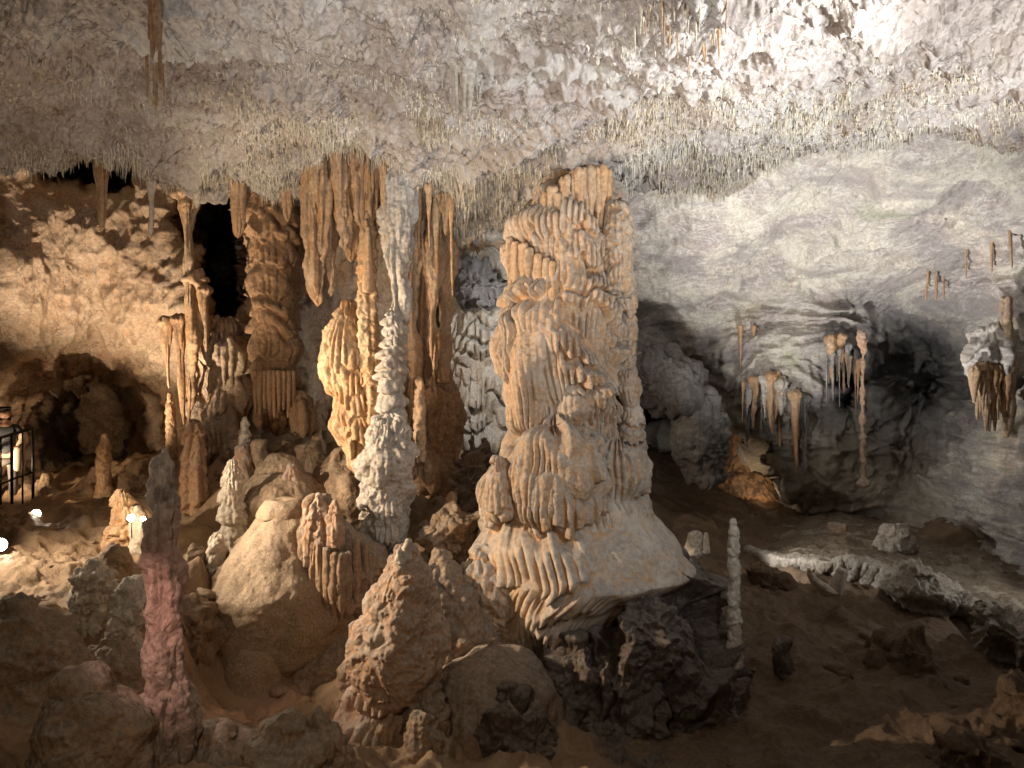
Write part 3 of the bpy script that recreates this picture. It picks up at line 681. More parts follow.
# drip curtain stalagmite cluster in the centre left
cl = thing('stalagmite', 'orange brown dripping stalagmite cluster with several stubby tips left of the big cone', 'stalagmite', P(340, 620, 8.7))
lathe('trunk', [(508, 306, 330), (520, 303, 344), (540, 302, 362), (560, 302, 376), (580, 303, 382), (596, 306, 380), (610, 316, 368), (620, 325, 350)], 8.9, M['mid'], dict(og=(.16, .6, .08, .3), fb=(.08, 1.8)), cl, dens=.9)
for rows, y in (([(496, 315, 322), (508, 310, 327), (530, 306, 332), (560, 304, 330)], 8.6), ([(502, 332, 338), (520, 328, 342), (545, 326, 344)], 8.5), ([(510, 304, 309), (530, 302, 312)], 8.7)):
    lathe('tip', rows, y, M['cone'], dict(fl=(.04, 9), kn=(.025, 8)), cl, dens=.9)
for x, yb, y in ((306, 606, 8.6), (313, 612, 8.5), (320, 610, 8.45), (327, 618, 8.4), (334, 624, 8.4), (341, 622, 8.4), (348, 614, 8.45), (356, 608, 8.5), (364, 606, 8.6), (372, 600, 8.7)):
    lathe('drip', [(548+8*math.sin(x), x-4, x+4), (580, x-4.5, x+4.5), (yb-8, x-2.5, x+2.5), (yb, x-.8, x+.8)], y, M['mid'], dict(fl=(.02, 12), fb=(.02, 3)), cl, dens=.9)

# big flowstone slopes, centre left
stal([(520, 262, 300), (535, 240, 320), (555, 226, 350), (580, 204, 372), (602, 198, 374), (622, 197, 366), (642, 199, 350), (668, 202, 334), (700, 206, 322), (730, 210, 310)], 9.1, 'granular', 'broad sandy flowstone slope bulging below the middle left stalagmites', dict(fb=(.15, .8), kn=(.02, 3)), name='flowstone_mound', cat='flowstone', dens=1.1)
stal([(622, 240, 262), (640, 222, 280), (665, 212, 286), (690, 216, 284), (704, 228, 274)], 8.3, 'granular', 'rounded sandy boulder lobe hanging over the dark pit at left', dict(fb=(.08, 1.), kn=(.008, 6)), name='flowstone_mound', cat='flowstone')
stal([(552, 182, 205), (570, 178, 225), (592, 180, 232), (612, 190, 226)], 8.9, 'floor_rock', 'angular tan block under the short pale stalagmite', dict(cr=(.12, 1.6), fb=(.08, 2)), name='boulder', cat='boulder')
stal([(474, 256, 300), (490, 238, 330), (512, 232, 350), (540, 236, 360)], 10.4, 'floor_rock', 'rounded orange tan dome rock among the middle left stalagmites', dict(fb=(.12, 1.), kn=(.04, 3)), name='flowstone_mound', cat='flowstone')
stal([(455, 330, 352), (470, 316, 372), (495, 306, 388), (520, 304, 390)], 10.6, 'floor_rock', 'smooth tan mound under the bright orange formation', dict(fb=(.12, 1.), kn=(.03, 3)), name='flowstone_mound', cat='flowstone')
stal([(600, 148, 168), (612, 128, 200), (640, 120, 214)], 7.9, 'floor_rock', 'rough brown rock shelf right behind the red stalagmite', dict(cr=(.14, 1.8), kn=(.05, 4)), name='boulder', cat='boulder')
stal([(700, 268, 290), (712, 250, 316), (740, 240, 330)], 8.8, 'mid', 'dark lobe at the back of the pit at left', dict(fl=(.06, 5), kn=(.05, 3)), name='flowstone_mound', cat='flowstone')
stal([(640, 320, 350), (655, 300, 372), (690, 290, 372), (730, 284, 372)], 8.6, 'mid', 'dark brown lobe between the dripping cluster and the big cone', dict(fb=(.1, 1.5), kn=(.05, 3)), name='flowstone_mound', cat='flowstone')

# ------------------------------------------------------------------ columns at left
band = thing('column', 'thick brown banded column from floor to ceiling beside the black hollow', 'column', P(273, 425, 12.3))
def band_disp(X, Y, Z, arc, seed):
    lips = make_lips(Z.min(), Z.max(), .36, 21)
    return .12*(organ(arc, Z, lips, .13, jag=.12, warp=.12, seed=5., groove=.8, top=.35)-.4)+.05*fbm(X*1.8, Y*1.8, Z*2.4, 5)+.02*billow(X*9, Y*9, Z*9, 2)
lathe('shaft', [(160, 262, 292), (185, 252, 294), (205, 249, 296), (245, 249, 296), (290, 250, 298), (330, 252, 299), (370, 253, 299), (400, 255, 296), (424, 258, 292)], 12.3, M['brown_col'], {}, band, custom=band_disp, dens=.9)
for i in range(9):
    x = 256+i*4.6
    lathe('drapery_pipe', [(372, x-2.5, x+2.5), (395, x-2.6, x+2.6), (412+5*math.sin(i*2), x-1.5, x+1.5)], 11.75+.02*abs(i-4)**1.5, M['drape'], dict(fl=(.02, 8)), band)
stal([(395, 296, 306), (410, 290, 316), (428, 291, 318)], 12., 'brown_col', 'small orange fluted lump at the right foot of the brown banded column', dict(fl=(.06, 5), kn=(.04, 4)), name='boulder', cat='boulder')

# rippled curtain below the hollow
cu = stal([(335, 205, 240), (350, 198, 252), (375, 196, 254), (400, 190, 256), (425, 192, 256), (450, 200, 250)], 12.6, 'wall_warm', 'pale rippled flowstone curtain below the black hollow in the left wall', dict(og=(.18, .5, .11, .2), fb=(.12, 1.5)), name='flowstone_curtain', cat='flowstone')
stal([(240, 236, 240), (270, 238, 246), (300, 239, 248), (335, 238, 250)], 15.2, 'white', 'pale pillar glimpsed deep inside the black hollow', dict(kn=(.08, 3)), name='column', cat='column')

# silver column: smooth head on a ribbed stalagmite on a craggy foot
sil = thing('column', 'silver ribbed column of three stacked sections with a smooth white top', 'column', P(388, 535, 9.6))
lathe('smooth_head', [(180, 384, 414), (205, 384, 414), (225, 385, 411), (260, 386, 409), (290, 388, 407), (318, 390, 405)], 9.6, M['silver'], dict(fl=(.07, 11), fb=(.07, 2.2), kn=(.03, 6)), sil, dens=.8)
def rib(X, Y, Z, arc, seed):
    lips = make_lips(Z.min(), Z.max(), .19, 8)
    return .085*(organ(arc, Z, lips, .11, jag=.05, warp=.09, seed=4., groove=.5, top=.3)-.4)+.07*fbm(X*2.5, Y*2.5, Z*3, 4)
lathe('ribbed_shaft', [(318, 383, 404), (330, 382, 405), (360, 380, 406), (400, 380, 408), (440, 378, 410), (470, 372, 412)], 9.5, M['silver'], {}, sil, custom=rib, dens=.8)
lathe('craggy_foot', [(425, 372, 404), (440, 364, 410), (465, 360, 414), (490, 361, 414), (510, 362, 412), (530, 366, 408), (545, 370, 402)], 9.35, M['silver'], dict(og=(.09, .4, .08, .22), fb=(.12, 2.2), kn=(.05, 4)), sil, dens=.85)
# bright orange formation
orf = thing('flowstone_formation', 'glowing orange flowstone formation with bulging hood and dripping skirts', 'flowstone', P(352, 460, 10.0))
lathe('hood', [(306, 343, 356), (318, 336, 360), (340, 326, 366), (356, 320, 372), (372, 318, 374), (386, 324, 372), (398, 332, 368)], 10.0, M['orange'], dict(kn=(.03, 5), og=(.10, .6, .065, .3), gr=1.5), orf, dens=.85)
def odisp(X, Y, Z, arc, seed):
    lips = make_lips(Z.min(), Z.max(), .5, 12)
    return .15*(organ(arc, Z, lips, .065, jag=.30, warp=.12, seed=6., groove=1.2, top=.5)-.4)+.05*fbm(X*2, Y*2, Z*2, 4)
lathe('dripping_skirt', [(385, 334, 376), (405, 332, 382), (430, 336, 384), (450, 340, 384), (462, 344, 380)], 9.95, M['orange'], {}, orf, custom=odisp, dens=.85)
lathe('thin_shaft', [(214, 362, 372), (235, 358, 375), (265, 358, 374), (300, 357, 376), (340, 358, 380), (380, 360, 384), (420, 362, 386)], 9.85, M['orange'], dict(ti=(.05, .22, .06), fl=(.04, 7), kn=(.03, 7)), orf, dens=.85)
lathe('spike', [(228, 366, 370), (250, 364, 372), (290, 362, 373)], 9.7, M['orange'], dict(fl=(.02, 9)), orf)
# brown curtain columns right of the silver column
bro = thing('column', 'shadowed brown column bundle right of the silver ribbed column', 'column', P(430, 470, 10.3))
for x0, x1, yt, yb, y in ((404, 420, 195, 420, 10.2), (416, 432, 205, 440, 10.4), (428, 440, 215, 385, 10.1), (438, 452, 225, 380, 10.3), (396, 408, 200, 330, 10.4)):
    lathe('drapery_pipe', [(yt, x0-1, x1+2), ((yt+yb)/2, x0+1, x1-1), (yb, x0+3, x1-4)], y, M['drape'], dict(fl=(.06, 12), fb=(.10, 1.6)), bro, dens=.9)
lathe('base', [(372, 408, 446), (390, 402, 456), (420, 402, 460), (450, 404, 462), (478, 408, 464)], 10.6, M['brown_col'], dict(fl=(.07, 5), kn=(.05, 4), fb=(.08, 1.5)), bro, dens=.9)
lathe('base_rib', [(380, 416, 424), (420, 412, 426), (460, 416, 424)], 9.95, M['drape'], dict(fl=(.04, 7), kn=(.03, 7)), bro)

# grey cascade far behind, left of the great column
def casc(X, Y, Z, arc, seed):
    lips = make_lips(Z.min(), Z.max(), .42, 31)
    return .26*(organ(arc, Z, lips, .12, jag=.26, warp=.22, seed=8., groove=1.2, top=.55)-.4)+.05*fbm(X*2, Y*2, Z*2, 4)
stal([(278, 448, 506), (300, 446, 512), (350, 444, 520), (400, 446, 520), (440, 450, 520)], 14.2, 'silver', 'grey terraced flowstone cascade seen between the brown columns and the great column', name='flowstone_cascade', cat='flowstone', custom=casc, st={'fb': (.05, 1)}, depth=.6)
stal([(262, 452, 478), (276, 452, 500), (292, 456, 512), (300, 470, 508)], 13.2, 'black', 'black and white crusted overhang above the grey cascade', dict(cr=(.2, 1.6), kn=(.08, 4)), name='rock_overhang', cat='rock')
stal([(348, 640, 656), (362, 630, 680), (385, 628, 700), (402, 640, 704)], 15.8, 'black', 'blackened crusted overhang right behind the great column', dict(fb=(.3, .8), kn=(.14, 2.2), fl=(.12, 2)), name='rock_overhang', cat='rock')
stal([(398, 690, 712), (420, 676, 722), (450, 672, 724), (475, 686, 720)], 15.6, 'bluegrey', 'grey craggy pillar left of the small dark caves at right', dict(fb=(.2, 1.), kn=(.1, 2.5), fl=(.1, 3)), name='rock_pillar', cat='rock')

# ------------------------------------------------------------------ stalactites
def tite(xt, xb, yt, yb, w, Y, mat, label, group=None, st=None, cat='stalactite', name='stalactite', taper=.8):
    rows = [(yt-9, xt-w*1.0, xt+w*1.0), (yt-3, xt-w*.66, xt+w*.66), (yt+(yb-yt)*.15, xt+(xb-xt)*.15-w*.5, xt+(xb-xt)*.15+w*.5), (yt+(yb-yt)*.55, (xt+xb)/2-w*.30, (xt+xb)/2+w*.30), (yb-3, xb-w*.12-.3, xb+w*.12+.3), (yb, xb-.4, xb+.4)]
    o = lathe(name, rows, Y, M[mat], st or dict(fl=(.03, 9), fb=(.02, 2)), dens=.9)
    return tag(o, label, cat, group)
tite(101, 102, 118, 231, 17, 10.2, 'drape', 'long brown stalactite with a broad top hanging before the upper left hollow')
tite(153, 150, 148, 236, 12, 10.1, 'white', 'long grey stalactite tapering to a needle at the pale ceiling block')
tite(197, 197, 150, 208, 12, 10.1, 'white', 'stout grey stalactite with a forked tip above the black hollow')
tite(190, 192, 152, 190, 7, 10.05, 'white', 'short grey stalactite touching the left of the stout forked one')
tite(208, 207, 148, 184, 7, 10.15, 'white', 'short pale stalactite just right of the stout grey one')
tite(238, 238, 138, 238, 22, 10.2, 'drape', 'broad orange brown stalactite with needle tip above the black hollow')
tite(230, 231, 142, 186, 11, 10.1, 'drape', 'stubby brown stalactite joined to the left of the broad orange one')
tite(288, 288, 148, 222, 15, 10.2, 'drape', 'orange brown stalactite hanging in front of the brown banded column top')
tite(304, 302, 160, 236, 12, 10.6, 'drape', 'darker brown stalactite between the banded column and the long curtain')
tite(167, 169, 332, 388, 9, 12.0, 'drape', 'thin tan stalactite pointing at the stalagmite below it')
tite(188, 190, 205, 330, 14, 11.8, 'drape', 'orange drapery fold running down the left side of the black hollow', st=dict(fl=(.07, 6), fb=(.08, 1.5)))
tite(196, 188, 290, 430, 13, 11.9, 'drape', 'brown drapery fold continuing down below the black hollow edge', st=dict(fl=(.07, 6), fb=(.08, 1.5)))
tite(204, 206, 300, 352, 9, 11.9, 'drape', 'short tan drapery fold at the lower left corner of the black hollow')
tite(181, 184, 330, 425, 10, 12.0, 'brown_col', 'shadowed brown drapery fold behind the thin tan stalactite')
# long curtain
cur = thing('stalactite_curtain', 'long orange brown curtain of fused stalactites left of the silver column', 'stalactite', P(325, 120, 10.1))
for xt, xb, yt, yb, w in ((309, 318, 112, 306, 19), (321, 322, 122, 262, 13), (331, 331, 128, 296, 13), (340, 345, 132, 250, 14), (350, 351, 140, 262, 11), (360, 362, 150, 228, 13), (371, 372, 156, 222, 13), (381, 382, 160, 226, 12), (391, 392, 164, 235, 13), (401, 403, 170, 236, 13), (412, 411, 176, 240, 13)):
    rows = [(yt-8, xt-w*.75, xt+w*.75), (yt+(yb-yt)*.3, xt+(xb-xt)*.3-w*.56, xt+(xb-xt)*.3+w*.56), (yt+(yb-yt)*.75, xt+(xb-xt)*.75-w*.42, xt+(xb-xt)*.75+w*.42), (yb-4, xb-2.4, xb+2.4), (yb, xb-.8, xb+.8)]
    lathe('stalactite_pipe', rows, 10.0+random.uniform(-.15, .15), M['drape'], dict(fl=(.06, 13), fb=(.08, 1.8)), cur, dens=.9)
lathe('backing_sheet', [(120, 312, 350), (150, 313, 390), (185, 318, 410), (215, 322, 400)], 10.5, M['drape'], dict(fl=(.08, 5)), cur, depth=.25)

# pale hanging block under the ceiling, upper left
stal([(128, 150, 300), (140, 146, 306), (158, 150, 308), (172, 158, 300), (184, 180, 250)], 10.9, 'ceiling', 'pale ceiling block fringed with short stalactites above the black hollow', dict(fb=(.14, 1.2), kn=(.05, 4), fl=(.05, 5)), name='hanging_block', cat='rock', depth=.5, dens=1.1)
# fringe stalactites, each its own
def fringe(n, x0, x1, yfun, Y0, Y1, L0, L1, mat, label, group, w=(2, 4)):
    for i in range(n):
        x = x0+(x1-x0)*(i+random.uniform(.1, .9))/n
        yt = yfun(x)+random.uniform(-6, 4)*(1+(Y0 > 14)); ln = L0+(L1-L0)*random.random()**2
        ww = random.uniform(*w)
        tite(x, x+random.uniform(-1, 1), yt, yt+ln, ww, random.uniform(Y0, Y1), random.choice(mat) if isinstance(mat, list) else mat, label, group, st=dict(fb=(.008, 4)) if Y0 < 14 else dict(fb=(.06, 3), fl=(.04, 9)))
def lipy(x): return float(np.interp(x, [l[0] for l in lip], [l[1] for l in lip]))
fringe(22, 160, 228, lambda x: 168+8*math.sin(x*.2), 10.2, 10.8, 8, 24, 'white', 'short pale stalactite fringing the ceiling block above the black hollow', 'fringe under the pale ceiling block')
fringe(18, 232, 306, lambda x: 170, 10.2, 10.8, 8, 34, 'drape', 'tan fringe stalactite hanging before the top of the banded column', 'fringe before the banded column')
fringe(34, 424, 530, lambda x: lipy(x)-2, 9.8, 10.3, 5, 18, 'straw', 'small cream stalactite on the ceiling edge between silver and great columns', 'fringe between the silver and great columns')
fringe(40, 612, 740, lambda x: lipy(x)+1, 10.2, 10.6, 6, 24, 'straw', 'small cream stalactite on the ceiling edge right of the great column', 'fringe right of the great column')
fringe(26, 640, 720, lambda x: lipy(x)-52, 9.3, 9.6, 5, 12, 'straw', 'small cream stalactite on the ceiling just above the edge right of the great column', 'upper fringe right of the great column')
# hanging bits in the upper ceiling
def ceil_Y(px, py):
    y = np.linspace(4.8, 11, 120)
    z = ceiling_point((px-512)/F*y, y)
    r = 384-(z-CZ)*F/y
    k = int(np.argmin(np.abs(r-py)))
    return float(y[k])
for x0, x1, a, b_, w in ((152, 152, -6, 62, 9), (159, 160, 6, 84, 7), (147, 147, 24, 98, 5), (155, 156, 40, 108, 6), (162, 164, 50, 96, 4), (150, 149, -10, 40, 6), (157, 157, -12, 50, 10)):
    tite(x0, x1, a, b_, w, ceil_Y(x0, a+8), 'brown_col', 'brownish stalactite in the cluster high on the upper left ceiling', 'cluster on the upper left ceiling', st=dict(fl=(.03, 12), fb=(.02, 3)))
for x0, x1, a, b_, w in ((456, 457, 66, 114, 8), (463, 465, 66, 140, 10), (470, 470, 70, 112, 7), (449, 451, 68, 98, 5), (476, 477, 74, 100, 4), (407, 408, 70, 92, 4), (414, 416, 72, 96, 4)):
    tite(x0, x1, a, b_, w, ceil_Y(x0, a+6), 'silver', 'greenish grey stalactite in the small cluster on the middle ceiling', 'cluster on the middle ceiling', st=dict(fl=(.03, 12), fb=(.02, 3)))
for i in range(26):
    x = 636+i*3.6+random.uniform(-2, 2); a = random.uniform(-4, 46)
    tite(x, x+random.uniform(-1, 1), a, a+random.uniform(10, 38), random.uniform(1.6, 3.6), ceil_Y(x, a+5), random.choice(['straw', 'orange', 'drape']), 'slender stalactite hanging from the brightly lit white ceiling', 'stalactites on the brightly lit ceiling', st=dict(fb=(.005, 4)))

for i in range(16):
    x = 338+i*7.5+random.uniform(-2, 2)
    yt = lipy(x)-2; ln = random.choice([40, 60, 80, 105])*random.uniform(.7, 1.15)
    tite(x, x+random.uniform(-2, 2), yt, yt+ln, random.uniform(4, 7.5), random.uniform(9.5, 9.85), random.choice(['drape', 'drape', 'brown_col', 'orange']), 'long thin tan stalactite in the dense curtain around the silver column', 'dense curtain around the silver column', st=dict(fl=(.04, 12), fb=(.05, 2)))
# right wall drips
for x0, x1, a, b, w, Yq, lab in ((938, 936, 228, 300, 3.6, 13.95, 'thin rusty stalactite streak left of three on the right wall'), (930, 926, 250, 300, 3, 14.15, 'pale thin stalactite beside the rusty streak on the right wall'), (944, 944, 252, 300, 3.6, 13.95, 'stubby rusty stalactite middle of three on the right wall'),
                          (992, 992, 218, 272, 4.4, 12.6, 'rusty stalactite nearest the right edge of the picture'), (1010, 1012, 230, 268, 5, 12.0, 'dark tapering stalactite at the far right edge'), (966, 966, 236, 278, 3, 13.15, 'faint short stalactite between the rusty ones on the right wall'),
                          (741, 740, 336, 376, 3, 16.3, 'left thin cream stalactite of the pair low on the lit dome'), (754, 755, 336, 374, 3, 16.3, 'right thin cream stalactite of the pair low on the lit dome')):
    tite(x0, x1, a, b, w, Yq, 'drape', lab, st=dict(fl=(.03, 6)))
pc = stal([(334, 857, 868), (350, 860, 866), (375, 861, 865), (400, 860.5, 864.5), (440, 861, 865), (470, 860, 866), (484, 857, 868)], 14.8, 'cone', 'slender pale column right of the dark slit in the right wall', dict(fl=(.02, 8), fb=(.06, 2.5), kn=(.04, 6)), name='column', cat='column')
fringe(16, 826, 860, lambda x: 352+abs(x-840)*.8, 15.1, 15.5, 16, 56, ['dome', 'mid', 'drape'], 'tan stalactite hanging in the dark slit beside the slender pale column', 'stalactites in the dark slit', w=(1.5, 5))
fringe(22, 742, 806, lambda x: 392+abs(x-760)*.3, 15.6, 16.3, 20, 84, ['dome', 'mid', 'drape', 'bluegrey'], 'grey brown stalactite in the curtain over the small caves at right', 'curtain over the small right caves', w=(2, 8))
tite(795, 797, 404, 466, 7, 15.4, 'drape', 'orange stalactite standing out of the grey curtain at right')
# orange organ pipes at far right
org = thing('stalactite_curtain', 'orange organ pipe curtain under a grey ledge at the far right', 'stalactite', P(988, 380, 12.4))
for i in range(13):
    x = 974+i*3.0
    yt, yb = 366+random.uniform(-3, 3), 416+16*math.sin(i/12*math.pi)+random.uniform(-16, 5)
    lathe('stalactite_pipe', [(yt, x-3, x+3), ((yt+yb)/2, x-2.2, x+2.2), (yb, x-.8, x+.8)], 12.2+random.uniform(-.1, .1), M['drape'], dict(fl=(.05, 12), fb=(.06, 3)), org)
lathe('ledge', [(332, 980, 1004), (345, 972, 1016), (362, 971, 1018), (378, 972, 1014)], 12.5, M['dome'], dict(cr=(.12, 2), fl=(.08, 5), kn=(.05, 4)), org)
lathe('side_fold', [(300, 1000, 1012), (340, 998, 1012), (400, 1002, 1012), (436, 1002, 1008)], 12.3, M['wall_warm'], dict(fl=(.08, 5), fb=(.08, 1.5)), org)

# ------------------------------------------------------------------ pale terrace ledge at right
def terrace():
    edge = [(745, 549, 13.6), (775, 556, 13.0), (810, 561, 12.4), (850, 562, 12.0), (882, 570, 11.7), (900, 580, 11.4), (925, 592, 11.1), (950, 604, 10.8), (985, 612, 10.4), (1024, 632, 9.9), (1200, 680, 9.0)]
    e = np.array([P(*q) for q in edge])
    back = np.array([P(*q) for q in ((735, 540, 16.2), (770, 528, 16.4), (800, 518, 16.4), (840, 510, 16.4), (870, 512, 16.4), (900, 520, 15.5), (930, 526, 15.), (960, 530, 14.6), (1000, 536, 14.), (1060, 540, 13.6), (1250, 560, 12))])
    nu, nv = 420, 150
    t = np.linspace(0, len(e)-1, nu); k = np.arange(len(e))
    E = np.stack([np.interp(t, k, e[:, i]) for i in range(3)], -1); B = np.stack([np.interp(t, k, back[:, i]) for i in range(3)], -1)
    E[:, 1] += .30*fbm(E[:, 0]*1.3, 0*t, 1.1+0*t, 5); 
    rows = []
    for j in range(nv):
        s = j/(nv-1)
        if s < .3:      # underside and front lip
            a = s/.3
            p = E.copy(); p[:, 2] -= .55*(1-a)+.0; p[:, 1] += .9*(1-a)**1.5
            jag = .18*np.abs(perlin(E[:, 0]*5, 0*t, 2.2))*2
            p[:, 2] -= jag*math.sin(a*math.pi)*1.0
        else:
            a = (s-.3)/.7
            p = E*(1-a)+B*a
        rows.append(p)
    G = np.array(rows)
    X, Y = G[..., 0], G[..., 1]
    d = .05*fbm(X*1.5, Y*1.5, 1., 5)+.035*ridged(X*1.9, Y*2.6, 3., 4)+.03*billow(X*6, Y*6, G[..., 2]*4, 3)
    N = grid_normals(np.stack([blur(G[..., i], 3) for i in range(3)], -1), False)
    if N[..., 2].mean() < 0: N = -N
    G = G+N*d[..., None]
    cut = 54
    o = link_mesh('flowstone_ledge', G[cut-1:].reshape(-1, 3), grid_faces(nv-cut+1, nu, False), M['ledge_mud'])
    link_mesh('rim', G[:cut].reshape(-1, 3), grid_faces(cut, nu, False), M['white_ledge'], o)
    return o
def pale_patches(N, Lk, geo, col, mix, rng, noise, math_):
    return mix(rng(noise(1.3, 7, .7, None, .6), .55, .62, 0, .75), col, (.42, .38, .31))
M['ledge_mud'] = rock('muddy_ledge_top', (.17, .125, .085), (.24, .19, .14), (.28, .22, .16), dust_amt=.2, dust=(.26, .22, .17), streak=.3, dark_amt=.4, bump=1.8, extra=pale_patches)
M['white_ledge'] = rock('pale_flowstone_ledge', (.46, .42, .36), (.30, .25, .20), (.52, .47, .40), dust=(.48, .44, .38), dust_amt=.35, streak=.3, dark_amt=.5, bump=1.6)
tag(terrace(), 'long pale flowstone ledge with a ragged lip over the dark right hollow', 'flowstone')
stal([(532, 830, 850), (537, 812, 870), (546, 804, 884), (556, 806, 880)], 14.2, 'mid', 'low brownish slab lying at the back of the pale ledge', dict(cr=(.10, 1.6), kn=(.06, 4)), name='rock_slab', cat='rock', depth=.8)
stal([(536, 884, 908), (546, 874, 916), (556, 876, 914)], 13., 'white_ledge', 'small bright broken slab in the middle of the pale ledge', dict(cr=(.10, 2), kn=(.06, 5)), name='rock_slab', cat='rock')
stal([(574, 900, 930), (584, 888, 950), (594, 892, 962), (602, 905, 958)], 11.1, 'white_ledge', 'lumpy pale flowstone cushion on the lip of the pale ledge', dict(cr=(.08, 2), kn=(.05, 5), fl=(.05, 7)), name='flowstone_mound', cat='flowstone')
stal([(614, 985, 1010), (626, 982, 1040), (645, 990, 1060), (662, 1005, 1060)], 9.7, 'white_ledge', 'white speckled crust below the pale ledge at the right edge', dict(cr=(.18, 2.5), kn=(.10, 6)), name='flowstone_crust', cat='flowstone')

# slopes and boulders, right
for rows, y, lab, mt in (([(650, 772, 792), (668, 768, 806), (690, 768, 812), (716, 776, 806)], 8.9, 'dark upright boulder in the shade right of the rubble mound', 'dark'),
                     
                     ([(648, 880, 930), (662, 866, 950), (680, 870, 946)], 9.2, 'flat brown slab half buried in the dark right hollow', 'floor'),
                     ([(690, 1000, 1030), (712, 990, 1060), (740, 985, 1070)], 7.6, 'brown rock at the lower right edge of the picture', 'floor'),
                     ([(744, 940, 980), (760, 925, 1000), (790, 920, 1010)], 6.8, 'brown rock at the bottom right corner', 'floor'),
                     ([(570, 752, 772), (580, 748, 784), (590, 750, 782)], 11.8, 'small dark rock below the left end of the pale ledge', 'floor')):
    stal(rows, y, mt, lab, dict(cr=(.14, 1.4), fb=(.08, 2), kn=(.03, 5)), name='boulder', cat='boulder')
# boulders, left foreground
for rows, y, lab in (([(738, 196, 232), (748, 186, 262), (762, 182, 270), (800, 180, 275)], 5.7, 'low brown rock between the red stalagmite and the pit'),
                     ([(730, 262, 312), (742, 248, 330), (760, 246, 336), (800, 240, 340)], 5.6, 'broad brown rock at the bottom edge in front of the pit'),
                     ([(722, 304, 332), (735, 294, 345), (760, 292, 352), (800, 290, 355)], 5.8, 'rounded brown rock touching the left foot of the big cone'),
                     ([(608, 0, 40), (640, -30, 66), (690, -40, 84), (760, -50, 100)], 5.9, 'dark brown rock bank at the left edge of the picture'),
                     ([(690, 60, 110), (712, 44, 138), (745, 30, 150), (800, 20, 160)], 5.2, 'brown rock bank in the lower left foreground'),
                     ([(640, 100, 120), (655, 86, 140), (680, 84, 146)], 6.4, 'dark lumpy rock between the two beaded grey stalagmites'),
                     ([(548, 104, 118), (560, 98, 130), (580, 100, 136)], 7.9, 'round sandy rock behind the beaded grey stalagmites'),
                     ([(446, 256, 268), (456, 252, 272), (466, 254, 270)], 11.2, 'round pale ball of rock right of the slender pale stalagmite'),
                     ([(452, 300, 320), (462, 296, 326), (474, 298, 328)], 11.4, 'small orange rock in the row under the bright orange formation'),
                     ([(448, 278, 296), (458, 272, 300), (470, 274, 302)], 11.8, 'small tan rock between the pale ball and the orange rock'),
                     ([(470, 128, 148), (482, 118, 160), (500, 116, 166)], 13.0, 'low brown rock in the gloom left of the fluted brown stalagmite'),
                     ([(482, 36, 52), (490, 28, 62), (502, 30, 66)], 13.2, 'dark low rock in front of the railing in the gloom')):
    mt = 'floor_rock' if y > 7 else 'mid'
    stal(rows, y, mt, lab, dict(cr=(.07*y/8, 1.6), fb=(.06, 2), kn=(.04, 4)), name='rock', cat='rock')
for q in ((213, 730, 5.7), (277, 728, 5.7)):
    x, yt, Yq = q
    stal([(yt, x-3, x+3), (yt+5, x-5, x+5), (yt+16, x-6, x+6)], Yq, 'white', 'tiny pale stalagmite nub on the low brown rock' if x < 250 else 'tiny pale stalagmite nub on the broad brown rock', dict(kn=(.01, 10)))
# scattered stones, each its own, sharing a few meshes
def scatter(n, x0, x1, y0, y1, s0, s1, label, group, mat):
    base = []
    for k in range(3):
        V = []
        bm_n, bm_m = 12, 16
        th = np.linspace(0, 2*math.pi, bm_m, endpoint=False)[None]; ph = np.linspace(.02, math.pi-.02, bm_n)[:, None]
        G = np.stack([np.sin(ph)*np.cos(th), np.sin(ph)*np.sin(th)*.8, np.cos(ph)*.55+0*th], -1)
        d = 1+.35*fbm(G[..., 0]*1.2+k*9, G[..., 1]*1.2, G[..., 2]*1.2, 3)
        G = G*d[..., None]
        base.append((G.reshape(-1, 3), grid_faces(bm_n, bm_m, True)[:, ::-1]))
    protos = []
    for i in range(n):
        x = random.uniform(x0, x1); y = random.uniform(y0, y1); s = s0+(s1-s0)*random.random()**2
        z = float(floor_z(np.array([x]), np.array([y]))[0])
        if i < 3:
            o = link_mesh('stone', base[i][0]+0, base[i][1], M[mat], origin=(0, 0, 0)); protos.append(o)
        else:
            o = protos[i % 3].copy(); C.objects.link(o)
        o.location = (x, y, z+s*.1); o.scale = (s, s, s); o.rotation_euler = (random.uniform(-.3, .3), random.uniform(-.3, .3), random.uniform(0, 6.3))
        tag(o, label, 'stone', group)
scatter(32, .9*1.6, 6.5, 6.2, 12., .03, .16, 'small brown stone lying in the dark right hollow', 'stones in the right hollow', 'floor')
scatter(50, -6., -1.6, 7., 13., .03, .13, 'small tan stone lying on the sandy slope at left', 'stones on the left slope', 'floor_rock')

